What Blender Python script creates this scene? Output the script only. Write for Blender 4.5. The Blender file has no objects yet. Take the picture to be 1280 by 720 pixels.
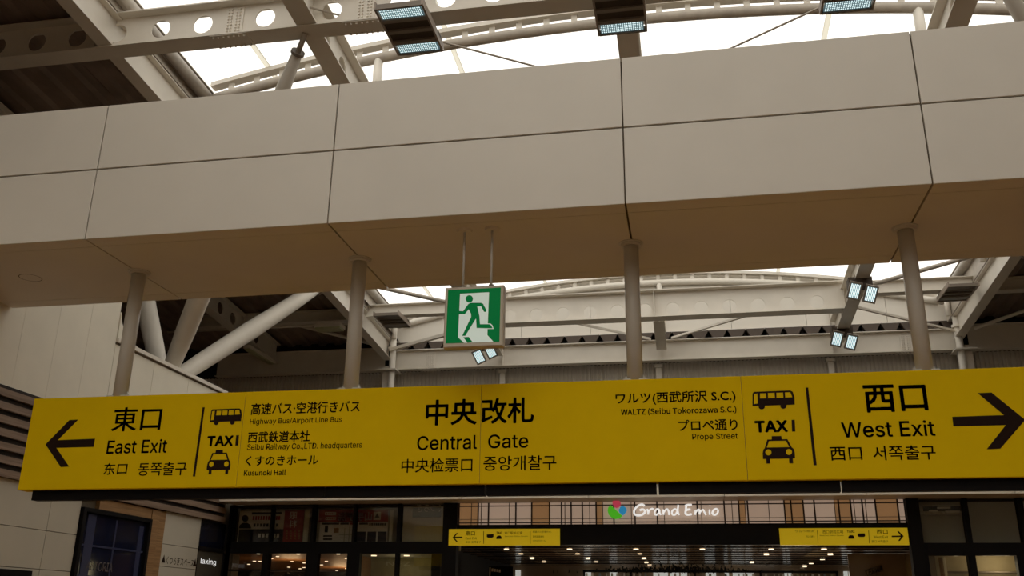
import bpy, math, random
from mathutils import Vector, Matrix
random.seed(7)
SC = bpy.context.scene
COL = SC.collection
# ------------------------------------------------------------------ camera
F, PITCH, YAW, ROLL = 1167.59, .3396275, .1880943, .0128430
EYE = Vector((0, 0, 1.6))
cp, sp, cy, sy = math.cos(PITCH), math.sin(PITCH), math.cos(YAW), math.sin(YAW)
FW = Vector((-sy*cp, cy*cp, sp)); RT0 = Vector((cy, sy, 0)); UP0 = RT0.cross(FW)
RT = RT0*math.cos(ROLL) + UP0*math.sin(ROLL); UP = -RT0*math.sin(ROLL) + UP0*math.cos(ROLL)
cam = bpy.data.cameras.new('camera'); co = bpy.data.objects.new('camera', cam); COL.objects.link(co)
M = Matrix((RT, UP, -FW)).transposed().to_4x4(); M.translation = EYE
co.matrix_world = M; cam.sensor_width = 36; cam.lens = F/1280*36; cam.clip_end = 300
SC.camera = co
# ------------------------------------------------------------------ sky and exposure
w = bpy.data.worlds.new('sky'); SC.world = w; w.use_nodes = True
bgn = w.node_tree.nodes['Background']; bgn.inputs[0].default_value = (1, .965, .90, 1); bgn.inputs[1].default_value = 1.66
SC.view_settings.view_transform = 'Standard'; SC.view_settings.look = 'None'
SC.view_settings.exposure = 0; SC.view_settings.gamma = 1; SC.view_settings.use_curve_mapping = False
SC.cycles.max_bounces = 8; SC.cycles.diffuse_bounces = 5; SC.cycles.transparent_max_bounces = 12
SC.cycles.use_denoising = True
def lamp(name, kind, loc, energy, color, size=.3, rot=(0, 0, 0)):
    l = bpy.data.lights.new(name, kind); l.energy = energy; l.color = color
    if kind == 'AREA': l.size = size
    else: l.shadow_soft_size = size
    o = bpy.data.objects.new(name, l); o.location = loc; o.rotation_euler = rot; COL.objects.link(o); return o

def at(x, y, Y=None, X=None, Z=None):
    """point of the place seen at this pixel of the image on plane Y, X or Z"""
    d = FW*F + RT*(x-640) + UP*(360-y)
    t = Y/d.y if Y is not None else (X/d.x if X is not None else (Z-1.6)/d.z)
    return EYE + d*t
# ------------------------------------------------------------------ materials
def mat(name, col, rough=.6, metal=0, emit=None, es=0, noise=0, nscale=6, bump=0, bscale=60, spec=.4):
    m = bpy.data.materials.new(name); m.use_nodes = True; nt = m.node_tree; b = nt.nodes['Principled BSDF']
    b.inputs['Base Color'].default_value = (*col, 1); b.inputs['Roughness'].default_value = rough
    b.inputs['Metallic'].default_value = metal; b.inputs['Specular IOR Level'].default_value = spec
    tc = nt.nodes.new('ShaderNodeTexCoord')
    if noise:
        n = nt.nodes.new('ShaderNodeTexNoise'); n.inputs['Scale'].default_value = nscale; n.inputs['Detail'].default_value = 4
        r = nt.nodes.new('ShaderNodeValToRGB')
        r.color_ramp.elements[0].color = (*[c*(1-noise) for c in col], 1); r.color_ramp.elements[0].position = .3
        r.color_ramp.elements[1].color = (*[min(1, c*(1+noise)) for c in col], 1); r.color_ramp.elements[1].position = .7
        nt.links.new(tc.outputs['Object'], n.inputs['Vector']); nt.links.new(n.outputs['Fac'], r.inputs['Fac'])
        nt.links.new(r.outputs['Color'], b.inputs['Base Color'])
    if bump:
        n2 = nt.nodes.new('ShaderNodeTexNoise'); n2.inputs['Scale'].default_value = bscale
        bp = nt.nodes.new('ShaderNodeBump'); bp.inputs['Strength'].default_value = bump; bp.inputs['Distance'].default_value = .01
        nt.links.new(tc.outputs['Object'], n2.inputs['Vector']); nt.links.new(n2.outputs['Fac'], bp.inputs['Height'])
        nt.links.new(bp.outputs['Normal'], b.inputs['Normal'])
    if emit:
        b.inputs['Emission Color'].default_value = (*emit, 1); b.inputs['Emission Strength'].default_value = es
    return m
def glassmat(name, tint, gloss=.12, rough=.02):
    m = bpy.data.materials.new(name); m.use_nodes = True; nt = m.node_tree; nt.nodes.clear()
    o = nt.nodes.new('ShaderNodeOutputMaterial'); mx = nt.nodes.new('ShaderNodeMixShader')
    t = nt.nodes.new('ShaderNodeBsdfTransparent'); g = nt.nodes.new('ShaderNodeBsdfGlossy')
    t.inputs[0].default_value = (*tint, 1); g.inputs['Roughness'].default_value = rough; mx.inputs[0].default_value = gloss
    nt.links.new(t.outputs[0], mx.inputs[1]); nt.links.new(g.outputs[0], mx.inputs[2]); nt.links.new(mx.outputs[0], o.inputs[0])
    return m
def woodmat(name, c1, c2, scale=3):
    m = mat(name, c1, .6); nt = m.node_tree; b = nt.nodes['Principled BSDF']
    tc = nt.nodes.new('ShaderNodeTexCoord'); mp = nt.nodes.new('ShaderNodeMapping'); mp.inputs['Scale'].default_value = (8, .4, 12)
    n = nt.nodes.new('ShaderNodeTexNoise'); n.inputs['Scale'].default_value = scale; n.inputs['Detail'].default_value = 6
    r = nt.nodes.new('ShaderNodeValToRGB'); r.color_ramp.elements[0].color = (*c1, 1); r.color_ramp.elements[1].color = (*c2, 1)
    r.color_ramp.elements[0].position = .35; r.color_ramp.elements[1].position = .65
    nt.links.new(tc.outputs['Object'], mp.inputs[0]); nt.links.new(mp.outputs[0], n.inputs['Vector'])
    nt.links.new(n.outputs['Fac'], r.inputs['Fac']); nt.links.new(r.outputs['Color'], b.inputs['Base Color']); return m

m_panel = mat('off_white_metal_panel', (.62, .575, .50), .45, noise=.025, nscale=1.2, bump=.03)
m_joint = mat('joint_sealant', (.11, .085, .055), .8)
m_steel = mat('white_painted_steel', (.66, .61, .53), .5, noise=.04, nscale=2)
m_steel2 = mat('grey_white_pole_paint', (.56, .54, .49), .4, noise=.04, nscale=3)
m_gut = mat('grey_brown_gutter_metal', (.40, .35, .29), .5, noise=.1)
m_deck = mat('dark_roof_deck', (.22, .17, .14), .7, noise=.25, nscale=1.5)
m_corr = mat('corrugated_wall_metal', (.60, .56, .49), .5, noise=.05)
m_yel = mat('yellow_sign_face', (.74, .50, .0), .7, noise=.02, nscale=3, spec=.08)
m_yedge = mat('yellow_sign_edge', (.55, .40, .05), .5)
m_ink = mat('brown_black_sign_ink', (.018, .008, .005), .7, spec=.1)
m_black = mat('black_metal', (.006, .005, .005), .6, spec=.1)
m_frame = mat('black_window_frame', (.007, .006, .006), .6, spec=.12)
m_green = mat('exit_green', (.0, .13, .03), .35, emit=(0, .25, .06), es=.24, spec=.08)
m_ewhite = mat('exit_white', (.60, .66, .60), .35, emit=(.75, .92, .82), es=.26)
m_case = mat('beige_sign_case', (.50, .44, .35), .5)
m_dusty = mat('dusty_grey_top_sheet', (.10, .085, .065), .9, noise=.2)
m_ledge = mat('white_ledge_panel', (.80, .76, .66), .45)
m_clad_low = mat('shaded_cream_cladding', (.44, .40, .32), .6, noise=.03, nscale=2, bump=.04)  # cream cladding darkened in colour for the dimmer light low on the wall
m_hall = mat('hall_wall_paint', (.40, .35, .27), .6, noise=.05)
m_led = mat('led_cells', (.8, .9, .95), .3, emit=(.74, .97, 1), es=1.15)
m_led2 = mat('far_led_strip', (.8, .9, .95), .3, emit=(.78, .97, 1), es=1.1)
m_ledbase = mat('led_grey_board', (.12, .15, .16), .4, emit=(.2, .38, .44), es=.22)
m_ledoff = mat('unlit_lens', (.10, .08, .06), .3)
m_lampbody = mat('brown_grey_lamp_body', (.20, .165, .13), .5)
m_lampside = mat('warm_lamp_side', (.30, .24, .19), .5)
m_mesh = mat('dark_lamp_mesh', (.055, .038, .025), .7, bump=.5, bscale=90)
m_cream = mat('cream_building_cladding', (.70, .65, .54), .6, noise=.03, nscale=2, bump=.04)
m_cream2 = mat('light_cladding_joint', (.80, .76, .67), .6)
m_slat = woodmat('brown_timber_slat', (.16, .105, .07), (.24, .165, .115))
m_slatbk = mat('dark_slat_backing', (.018, .011, .008), .8)
m_wood = woodmat('orange_brown_wood_trim', (.20, .105, .04), (.30, .17, .07))
m_floor = mat('tan_concourse_floor', (.27, .145, .058), .45, noise=.1, nscale=.8)
m_glass = glassmat('window_glass', (.85, .85, .82), .045)
m_roofglass = glassmat('roof_glass', (.93, .93, .92), .04, .1)
m_dkglass = mat('dark_blue_glass', (.008, .010, .028), .08, spec=.8)
m_blind = mat('grey_blind', (.34, .32, .27), .7)
m_blind2 = mat('pale_blind', (.66, .62, .50), .7)
m_fasl = mat('glowing_beige_panel', (.5, .42, .35), .5, emit=(.55, .40, .30), es=.40)  # emission stands in for strip lighting falling on the fascia
m_fast = mat('glowing_tan_panel', (.40, .25, .14), .5, emit=(.50, .27, .12), es=.28)  # same painted-in glow for the tan panels
m_wire = mat('dark_brown_bar', (.03, .015, .012), .5)
m_letter = mat('white_lit_letter', (.85, .85, .85), .4, emit=(.9, .9, .88), es=.75)
m_lgreen = mat('logo_green', (.08, .5, .03), .4, emit=(.08, .55, .02), es=.5)
m_lred = mat('logo_pink', (.55, .05, .10), .4, emit=(.6, .06, .11), es=.5)
m_lblue = mat('logo_blue', (.03, .28, .55), .4, emit=(.03, .3, .6), es=.5)
m_minyel = mat('lit_yellow_sign', (.7, .5, .01), .4, emit=(.55, .38, .005), es=.32)
m_red = mat('poster_red', (.26, .022, .022), .6)
m_pwhite = mat('poster_white', (.62, .58, .52), .6)
m_navy = mat('poster_navy', (.012, .014, .03), .6)
m_shopceil = mat('brown_shop_ceiling', (.30, .15, .06), .5, noise=.1)
m_shopwall = mat('olive_shop_wall', (.24, .21, .10), .6, noise=.15)
m_dl = mat('downlight_lens', (1, .8, .5), .3, emit=(1, .78, .52), es=1.9)
m_tube = mat('unlit_fluorescent', (.42, .42, .26), .4)
m_mallceil = mat('brown_mall_ceiling', (.26, .19, .12), .14, spec=.9, noise=.15, nscale=.6)
m_lumi = mat('luminous_ceiling_panel', (.7, .7, .65), .4, emit=(.8, .82, .78), es=.38)
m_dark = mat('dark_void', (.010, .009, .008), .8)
m_shelf = mat('pale_product', (.4, .38, .33), .5, noise=.3, nscale=20)

# ------------------------------------------------------------------ mesh helpers
class MB:
    def __init__(s): s.v = []; s.f = []
    def add(s, vs, fs):
        n = len(s.v); s.v += [tuple(v) for v in vs]; s.f += [tuple(i+n for i in f) for f in fs]; return s
    def box(s, x0, x1, y0, y1, z0, z1):
        return s.add([(x0,y0,z0),(x1,y0,z0),(x1,y1,z0),(x0,y1,z0),(x0,y0,z1),(x1,y0,z1),(x1,y1,z1),(x0,y1,z1)],
                     [(0,3,2,1),(4,5,6,7),(0,1,5,4),(1,2,6,5),(2,3,7,6),(3,0,4,7)])
    def bevbox(s, x0, x1, y0, y1, z0, z1, b):
        """box whose -Y face has chamfered edges"""
        return s.add([(x0+b,y0,z0+b),(x1-b,y0,z0+b),(x1-b,y0,z1-b),(x0+b,y0,z1-b),
                      (x0,y0+b,z0),(x1,y0+b,z0),(x1,y0+b,z1),(x0,y0+b,z1),
                      (x0,y1,z0),(x1,y1,z0),(x1,y1,z1),(x0,y1,z1)],
                     [(0,1,2,3),(4,5,1,0),(5,6,2,1),(6,7,3,2),(7,4,0,3),(8,9,5,4),(9,10,6,5),(10,11,7,6),(11,8,4,7),(11,10,9,8)])
    def tube(s, a, b, r0, r1=None, n=16, cap=True):
        a = Vector(a); b = Vector(b); r1 = r0 if r1 is None else r1
        d = (b-a).normalized(); u = d.orthogonal().normalized(); v = d.cross(u)
        vs = []
        for P, r in ((a, r0), (b, r1)):
            for i in range(n):
                t = 2*math.pi*i/n; vs.append(P + (u*math.cos(t)+v*math.sin(t))*r)
        fs = [(i, (i+1) % n, n+(i+1) % n, n+i) for i in range(n)]
        if cap: fs += [tuple(reversed(range(n))), tuple(range(n, 2*n))]
        return s.add(vs, fs)
    def sweep(s, pts, r, n=12):
        pts = [Vector(p) for p in pts]; rings = []
        for i, P in enumerate(pts):
            d = (pts[min(i+1, len(pts)-1)]-pts[max(i-1, 0)]).normalized()
            u = Vector((0, 1, 0)) if abs(d.y) < .9 else Vector((1, 0, 0))
            u = (u-d*u.dot(d)).normalized(); v = d.cross(u)
            rr = r[i] if isinstance(r, (list, tuple)) else r
            rings.append([P+(u*math.cos(2*math.pi*k/n)+v*math.sin(2*math.pi*k/n))*rr for k in range(n)])
        fs = []
        for i in range(len(pts)-1):
            fs += [(i*n+k, i*n+(k+1) % n, (i+1)*n+(k+1) % n, (i+1)*n+k) for k in range(n)]
        fs += [tuple(reversed(range(n))), tuple(range((len(pts)-1)*n, len(pts)*n))]
        return s.add([p for r_ in rings for p in r_], fs)
    def prism(s, poly, y0, y1):
        """polygon in (x,z) extruded along y"""
        n = len(poly)
        return s.add([(x, y0, z) for x, z in poly]+[(x, y1, z) for x, z in poly],
                     [tuple(range(n)), tuple(range(2*n-1, n-1, -1))]+[(i, n+i, n+(i+1) % n, (i+1) % n) for i in range(n)])
    def slab(s, pts, n, d):
        """planar polygon with thickness d along n"""
        k = len(pts); n = Vector(n)*d; pts = [Vector(p) for p in pts]
        return s.add(pts+[p+n for p in pts], [tuple(range(k)), tuple(range(2*k-1, k-1, -1))]+[(i, k+i, k+(i+1) % k, (i+1) % k) for i in range(k)])
    def map(s, fn): s.v = [tuple(fn(*v)) for v in s.v]; return s
    def mesh(s, name, m, smooth=False, org=(0, 0, 0)):
        me = bpy.data.meshes.new(name)
        me.from_pydata([(v[0]-org[0], v[1]-org[1], v[2]-org[2]) for v in s.v], [], s.f); me.update()
        import bmesh
        b = bmesh.new(); b.from_mesh(me); bmesh.ops.recalc_face_normals(b, faces=b.faces); b.to_mesh(me); b.free()
        me.materials.append(m)
        if smooth:
            me.polygons.foreach_set('use_smooth', [len(p.vertices) == 4 for p in me.polygons])
        return me
def tagit(o, label=None, cat=None, group=None, kind=None):
    if label: o['label'] = label
    if cat: o['category'] = cat
    if group: o['group'] = group
    if kind: o['kind'] = kind
    return o
def empty(name, loc, label=None, cat=None, group=None, kind=None):
    o = bpy.data.objects.new(name, None); o.location = loc; COL.objects.link(o); o.empty_display_size = .1
    return tagit(o, label, cat, group, kind)
def org_of(p):
    o = Vector((0, 0, 0))
    while p is not None: o += p.location; p = p.parent
    return o
def obj(name, mb, m, parent=None, smooth=False, label=None, cat=None, group=None, kind=None, loc=None):
    """mb holds world coordinates; the mesh origin goes to the parent's (or loc)"""
    org = org_of(parent) if parent else Vector(loc or (0, 0, 0))
    o = bpy.data.objects.new(name, mb.mesh(name, m, smooth, org)); COL.objects.link(o)
    if parent: o.parent = parent
    else: o.location = org
    return tagit(o, label, cat, group, kind)
def copy_tree(o, parent=None):
    c = o.copy(); COL.objects.link(c)
    if parent: c.parent = parent
    for ch in o.children: copy_tree(ch, c)
    return c
_tc = {}
FONT = FONT2 = None
try:   # the sans face bundled with Blender itself; its fallback faces give the CJK glyphs
    import os
    _f = os.path.join(bpy.utils.system_resource('DATAFILES', path='fonts'), 'Inter.woff2')
    if os.path.exists(_f): FONT = bpy.data.fonts.load(_f)
    _f = os.path.join(os.path.dirname(_f), 'Noto Sans CJK Regular.woff2')
    if os.path.exists(_f): FONT2 = bpy.data.fonts.load(_f)
except Exception: FONT = FONT2 = None
def text_geom(s, bold=0):
    k = (s, bold)
    if k not in _tc:
        cu = bpy.data.curves.new('t', 'FONT'); cu.body = s; cu.size = 1; cu.resolution_u = 3
        if FONT and all(ord(c_) < 256 for c_ in s): cu.font = FONT2 if FONT2 and 'k' in s.lower() else FONT
        o = bpy.data.objects.new('t', cu); COL.objects.link(o)
        me = bpy.data.meshes.new_from_object(o.evaluated_get(bpy.context.evaluated_depsgraph_get()))
        V0 = [tuple(v.co) for v in me.vertices]; F0 = [tuple(p.vertices) for p in me.polygons]; V1 = []; F1 = []
        for q, (dx, dy) in enumerate([(0, 0), (1, 0), (-1, 0), (0, 1), (0, -1), (.7, .7), (-.7, .7), (.7, -.7), (-.7, -.7)] if bold else [(0, 0)]):   # heavier strokes
            F1 += [tuple(i+len(V1) for i in f) for f in F0]; V1 += [(v[0]+dx*bold, v[1]+dy*bold, 0) for v in V0]
        _tc[k] = (V1, F1)
        bpy.data.objects.remove(o); bpy.data.curves.remove(cu); bpy.data.meshes.remove(me)
    return _tc[k]
def text_fit(name, s, p00, p10, p01, m, parent, bold=0, mirror=False, label=None):
    """lettering stretched to the rectangle with corners p00 (lower left), p10 (lower right), p01 (upper left)"""
    vs, fs = text_geom(s, bold)
    p00, p10, p01 = Vector(p00), Vector(p10), Vector(p01)
    x0 = min(v[0] for v in vs); x1 = max(v[0] for v in vs); y0 = min(v[1] for v in vs); y1 = max(v[1] for v in vs)
    U = p10-p00; V = p01-p00; mb = MB()
    q = []
    for v in vs:
        u = (v[0]-x0)/(x1-x0); u = 1-u if mirror else u
        q.append(p00+U*u+V*((v[1]-y0)/(y1-y0)))
    mb.add(q, fs)
    o = obj(name, mb, m, parent, label=label); return o
def textY(name, s, px, Y, m, parent, bold=0, **k):
    """lettering on the plane Y, px=(left,right,top,bottom) in image pixels"""
    xm, ym = (px[0]+px[1])/2, (px[2]+px[3])/2
    xl = at(px[0], ym, Y=Y).x; xr = at(px[1], ym, Y=Y).x; zt = at(xm, px[2], Y=Y).z; zb = at(xm, px[3], Y=Y).z
    return text_fit(name, s, (xl, Y, zb), (xr, Y, zb), (xl, Y, zt), m, parent, bold, **k)

# ================================================================== THE SETTING
obj('floor', MB().box(-26, 22, -26, 60, -.2, 0), m_floor, kind='structure')
def side_wall(name, x0, x1):
    mb = MB().box(x0, x1, -26, 28.4, 0, 1).map(lambda x, y_, z: (x, y_, z*(9.45+.08*(25-y_)+.95))); obj(name, mb, m_hall, kind='structure')
side_wall('wall_right', 14.4, 14.7); side_wall('wall_left_light_block', -26.3, -26.0)  # outer left wall is unseen, added to shut out sky light from the side
obj('wall_back', MB().box(-26, 14.5, -26.3, -26, 0, 14.4), m_hall, kind='structure')

# ---- left building wall
XL = -10.0  # left building, ledge, shop fronts and interiors scaled about the camera, baked into coordinates
WL = obj('wall_left', MB().box(XL-.6, XL-.06, -17.108, 20.4, 0, 6.14), m_joint, kind='structure')
WB = WL
def lp(y0, y1, z0, z1, name, m=m_cream, x1=XL, x0=XL-.06, par=None, label=None):
    return obj(name, MB().box(x0, x1, y0, y1, z0, z1), m, par or WL, label=label)
# upper tall block, vertical sheets with pale joints
obj('upper_block', MB().box(XL-.6, XL-.02, -17.108, 14.555, 6.14, 7.127), m_cream2, WL)
y = 14.555
k = 0
while y > 4:
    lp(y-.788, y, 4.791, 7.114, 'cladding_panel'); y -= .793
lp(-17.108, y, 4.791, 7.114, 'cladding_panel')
obj('joint_strip', MB().box(XL-.05, XL-.012, 3.948, 14.542, 4.791, 7.114), m_cream2, WL)
# lower parapet beyond the block
for a, b in ((14.568, 15.858), (15.868, 17.17), (17.18, 18.72)):
    lp(a, b, 4.791, 6.153, 'cladding_panel')
obj('coping', MB().box(XL-.7, XL+.05, 14.568, 18.786, 6.186, 6.258), m_steel, WL)
obj('coping_seam', MB().box(XL-.6, XL+.012, 14.568, 18.753, 6.153, 6.186), m_joint, WL)
fl = []
for i in range(9):
    t = i/8*math.pi/2; fl.append((14.568+.855*(1-math.cos(t)), 6.258+.49*(1-math.sin(t))))
mb = MB(); n = len(fl)+1; pts = [(14.568, 6.258)]+fl
mb.slab([(XL+.02, a, b) for a, b in pts], (-1, 0, 0), .5); obj('curved_flashing', mb, m_cream, WL)
# timber slat band
obj('slat_backing', MB().box(XL-.06, XL+.01, -6.58, 19.312, 3.475, 4.791), m_slatbk, WL)
for i in range(7):
    z = 3.475+i*.1905
    obj('slat', MB().box(XL+.01, XL+.07, -6.58, 19.279, z, z+.1086), m_slat, WL)
# lower cladding panels
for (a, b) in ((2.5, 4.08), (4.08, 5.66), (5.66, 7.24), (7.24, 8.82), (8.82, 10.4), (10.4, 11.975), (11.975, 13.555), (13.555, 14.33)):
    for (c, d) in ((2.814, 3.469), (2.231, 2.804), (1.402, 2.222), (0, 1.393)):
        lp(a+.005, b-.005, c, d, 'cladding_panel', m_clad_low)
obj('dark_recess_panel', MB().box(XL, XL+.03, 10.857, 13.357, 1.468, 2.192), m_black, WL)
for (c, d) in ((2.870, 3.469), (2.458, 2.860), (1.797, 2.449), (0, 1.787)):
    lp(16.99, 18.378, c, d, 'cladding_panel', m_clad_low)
# wooden surround and tall dark window
lp(16.463, 16.726, 0, 3.455, 'wood_jamb', m_wood, XL+.03); lp(16.746, 16.976, 0, 3.455, 'wood_jamb', m_wood, XL+.01)
lp(14.805, 16.45, 3.278, 3.455, 'wood_lintel', m_wood, XL+.02)
W1 = empty('window_1', (XL, 15.397, 1.863), kind='structure')
obj('pane', MB().box(XL-.05, XL-.01, 14.41, 16.417, 0.942, 3.212), m_dkglass, W1)
mb = MB(); mb.box(XL-.05, XL+.06, 14.344, 14.423, 0.876, 3.265); mb.box(XL-.05, XL+.06, 16.371, 16.45, 0.876, 3.265); mb.box(XL-.05, XL+.06, 14.423, 16.371, 3.199, 3.265)
obj('window_frame', mb, m_black, W1)
m_bl = mat('painted_blue_reflection', (.035, .04, .085), .3)  # dim blue reflections painted as strips on the dark glass
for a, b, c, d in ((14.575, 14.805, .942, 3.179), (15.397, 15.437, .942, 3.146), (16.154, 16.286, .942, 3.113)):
    obj('mullion', MB().box(XL-.01, XL+.0, a, b, c, d), m_bl, W1)  # painted reflection strips rather than bars of the frame
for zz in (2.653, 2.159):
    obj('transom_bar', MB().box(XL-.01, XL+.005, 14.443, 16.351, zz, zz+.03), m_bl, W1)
text_fit('lettering', 'ASTORIA', (XL+.012, 14.706, 2.271), (XL+.012, 15.463, 2.271), (XL+.012, 14.706, 2.422), mat('dim_lettering', (.12, .10, .09), .5), W1)
# end glass and its words
W2 = empty('window_2', (XL, 19.016, 1.863), kind='structure')
obj('pane', MB().box(XL-.05, XL-.03, 18.411, 19.543, 2.929, 3.455), m_dkglass, W2)
obj('lower_panel', MB().box(XL-.05, XL-.03, 18.411, 19.543, 0.613, 2.85), mat('olive_dark_panel', (.07, .062, .045), .6), W2)
obj('window_frame', MB().box(XL-.05, XL+.0, 18.391, 19.543, 2.85, 2.929).box(XL-.05, XL, 18.385, 18.417, 0, 3.469), m_frame, W2)
a = at(250.3, 706.8, X=XL-.025); b = at(269.5, 707.5, X=XL-.025); c = at(250.3, 700.5, X=XL-.025)
text_fit('lettering', 'laxing', (a.x, a.y, 2.56), (a.x, b.y, 2.56), (a.x, a.y, 2.70), m_letter, W2)
a = at(205, 704, X=XL+.004); b = at(243, 704, X=XL+.004)
text_fit('lettering', 'くつろぎスペース', (a.x, a.y+.07, 2.501), (a.x, b.y-.03, 2.501), (a.x, a.y+.07, 2.653), m_ink, WL)
for yy in (a.y-.03, b.y+.02):
    mb = MB(); mb.slab([(XL+.006, yy-.06, 2.521), (XL+.006, yy+.06, 2.521), (XL+.006, yy, 2.666)], (-1, 0, 0), .004)
    obj('tree_emblem', mb, m_ink, WL)

# ---- end wall (above the shop fronts)
WE = empty('wall_end', (0, 28, 5), kind='structure')
mb = MB(); xs = -24.0; pts = []
while xs < 14.2:
    pts += [(xs, 28.0), (xs+.045, 28.0), (xs+.06, 28.05), (xs+.105, 28.05)]; xs += .12
for i in range(len(pts)-1):
    (a, b), (c, d) = pts[i], pts[i+1]
    n = len(mb.v); mb.v += [(a, b, 3.93), (c, d, 3.93), (c, d, 9.0), (a, b, 9.0)]; mb.f.append((n, n+1, n+2, n+3))
obj('corrugated_sheet', mb, m_corr, WE, kind='stuff')
obj('backing_wall', MB().box(-26, 14.4, 28.12, 28.4, 0, 9.9), m_dark, WE)
for a, b in ((-26, -9.3), (7.9, 14.4)): obj('closure_strip', MB().box(a, b, 27.85, 28.3, 9.6, 10.3), m_dark, WE)
# ledge above the shops
LE = empty('trim_1', (0, 18.424, 3.771), kind='structure')
for i, (a, b) in enumerate([(-9.94, -7.2), (-7.2, -4.6), (-4.6, -2), (-2, .66), (.66, 3.3), (3.3, 5.9), (5.9, 9.34)]):
    obj('ledge_panel', MB().box(a+.006, b-.006, 18.9, 18.945, 3.881, 4.06), m_ledge, LE)
    obj('soffit_panel', MB().box(a+.004, b-.004, 18.945, 19.66, 3.886, 3.92), m_case, LE)
    obj('roof_slab', MB().box(a, b, 18.95, 28.0, 3.93, 3.98), m_dusty, LE)

# ================================================================== ROOF STEEL
SL = .08
def zG(y): return 9.45+SL*(25-y)
XG = dict(L=-9.2, M1=-5.65, M=-.62, M2=4.45, R=7.75)
def web_cells(mb, s0, s1, h0, h1, holes, r, f, th=.012, n=24):
    """web plate in (s,t) with round holes; f(s,t,k) maps to the place, k = +-th"""
    holes = sorted(holes); cells = []; cur = s0
    for c in holes:
        w_ = r*1.3
        if c-w_ < s0 or c+w_ > s1: continue
        cells.append((cur, c-w_, None)); cells.append((c-w_, c+w_, c)); cur = c+w_
    cells.append((cur, s1, None))
    for a, b, c in cells:
        if b-a < 1e-4: continue
        if c is None:
            for k in (-th, th):
                mb.add([f(a, h0, k), f(b, h0, k), f(b, h1, k), f(a, h1, k)], [(0, 1, 2, 3)])
            continue
        m_ = (h0+h1)/2 if HC is None else HC
        ang = [2*math.pi*i/n for i in range(n)]
        ang += [math.atan2(q-m_, p-c) % (2*math.pi) for p in (a, b) for q in (h0, h1)]
        ang = sorted(set(round(x, 6) for x in ang))
        out = []; inn = []
        for t in ang:
            dx, dy = math.cos(t), math.sin(t)
            e = min([(b-c)/dx if dx > 1e-6 else ((a-c)/dx if dx < -1e-6 else 1e9), (h1-m_)/dy if dy > 1e-6 else ((h0-m_)/dy if dy < -1e-6 else 1e9)])
            out.append((c+dx*e, m_+dy*e)); inn.append((c+dx*r, m_+dy*r))
        N = len(ang)
        for k in (-th, th):
            mb.add([f(*p, k) for p in out]+[f(*p, k) for p in inn], [(i, (i+1) % N, N+(i+1) % N, N+i) for i in range(N)])
        mb.add([f(*p, -th) for p in inn]+[f(*p, th) for p in inn], [(i, (i+1) % N, N+(i+1) % N, N+i) for i in range(N)])
HC = None
def hbeam_x(name, label, x0, x1, Y, zb, zt, holes=(), r=.175, fw=.34, hc=None, splices=(), stiff=(), group=None, ft=.022, m=None, cat='beam'):
    global HC
    HC = hc; m = m or m_steel
    o = empty(name, ((x0+x1)/2, Y, zb), label, cat, group)
    mb = MB(); web_cells(mb, x0, x1, zb+ft, zt-ft, holes, r, lambda s, t, k: (s, Y+k, t)); obj('web', mb, m, o)
    obj('flange', MB().box(x0, x1, Y-fw/2, Y+fw/2, zb, zb+ft), m, o); obj('flange', MB().box(x0, x1, Y-fw/2, Y+fw/2, zt-ft, zt), m, o)
    for s in splices:
        mb = MB().box(s-.16, s+.16, Y-.03, Y-.012, zb+.06, zt-.06)
        mb.box(s-.32, s+.32, Y-fw/2+.01, Y+fw/2-.01, zb-.014, zb)
        sp_ = obj('splice_plate', mb, m, o)
        mb = MB()
        for i in range(9):
            z = zb+.1+(zt-zb-.2)*i/8
            for dx in (-.1, -.045, .045, .1): mb.tube((s+dx, Y-.03, z), (s+dx, Y-.055, z), .016, n=6)
        for i in range(7):
            for yy in (Y-fw/2+.05, Y+fw/2-.05): mb.tube((s-.27+.09*i, yy, zb-.014), (s-.27+.09*i, yy, zb-.045), .016, n=6)
        obj('bolts', mb, m, sp_, kind='stuff')
    for s in stiff:
        obj('stiffener', MB().box(s-.008, s+.008, Y-fw/2+.02, Y-.012, zb+ft, zt-ft), m, o)
    HC = None
    return o
def hbeam_y(name, label, X, y0, y1, h, holes=(), r=.175, fw=.30, ft=.022, m=None, group=None, drop=0):
    m = m or m_steel
    o = empty(name, (X, (y0+y1)/2, zG((y0+y1)/2)), label, 'beam', group)
    mb = MB(); web_cells(mb, y0, y1, ft, h-ft, holes, r, lambda s, t, k: (X+k, s, zG(s)+t+drop)); obj('web', mb, m, o)
    for a, b in ((0, ft), (h-ft, h)):
        mb = MB().box(X-fw/2, X+fw/2, y0, y1, a, b).map(lambda x, y_, z: (x, y_, zG(y_)+z+drop)); obj('flange', mb, m, o)
    return o
hA = [-.62+.775*k for k in range(-20, 25)]
HAS = [x for x in (-14.55, -13.78, -13.0, -12.22, -11.43, -10.655, -9.882, -9.118-.01, -8.33, -7.566, -6.459, -5.31, -4.17, -3.41, -2.63, -1.86, -1.1, .15, .92, 1.7, 2.47, 3.25, 5.1, 6.2, 6.95, 8.5, 9.27, 10.05, 10.82)]
ZA = 10.475
hbeam_x('cellular_beam', 'long off-white steel beam with round web holes at the top left, nearest roof cross beam', -14.6, 12.5, 12.0, ZA, 11.14,
        HAS, .172, .36, hc=10.835, splices=(-7.0, -4.73, 3.9), stiff=(-9.42, -9.3))
HBS = [-4.82+.768*k for k in range(12)]
hbeam_x('cellular_beam', 'far steel cross beam with a row of round web holes, seen under the footbridge soffit right of the exit sign',
        -5.5, 4.35, 25.0, 9.47, 10.26, HBS, .185, .44, hc=9.745, stiff=(-.72,))
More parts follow.
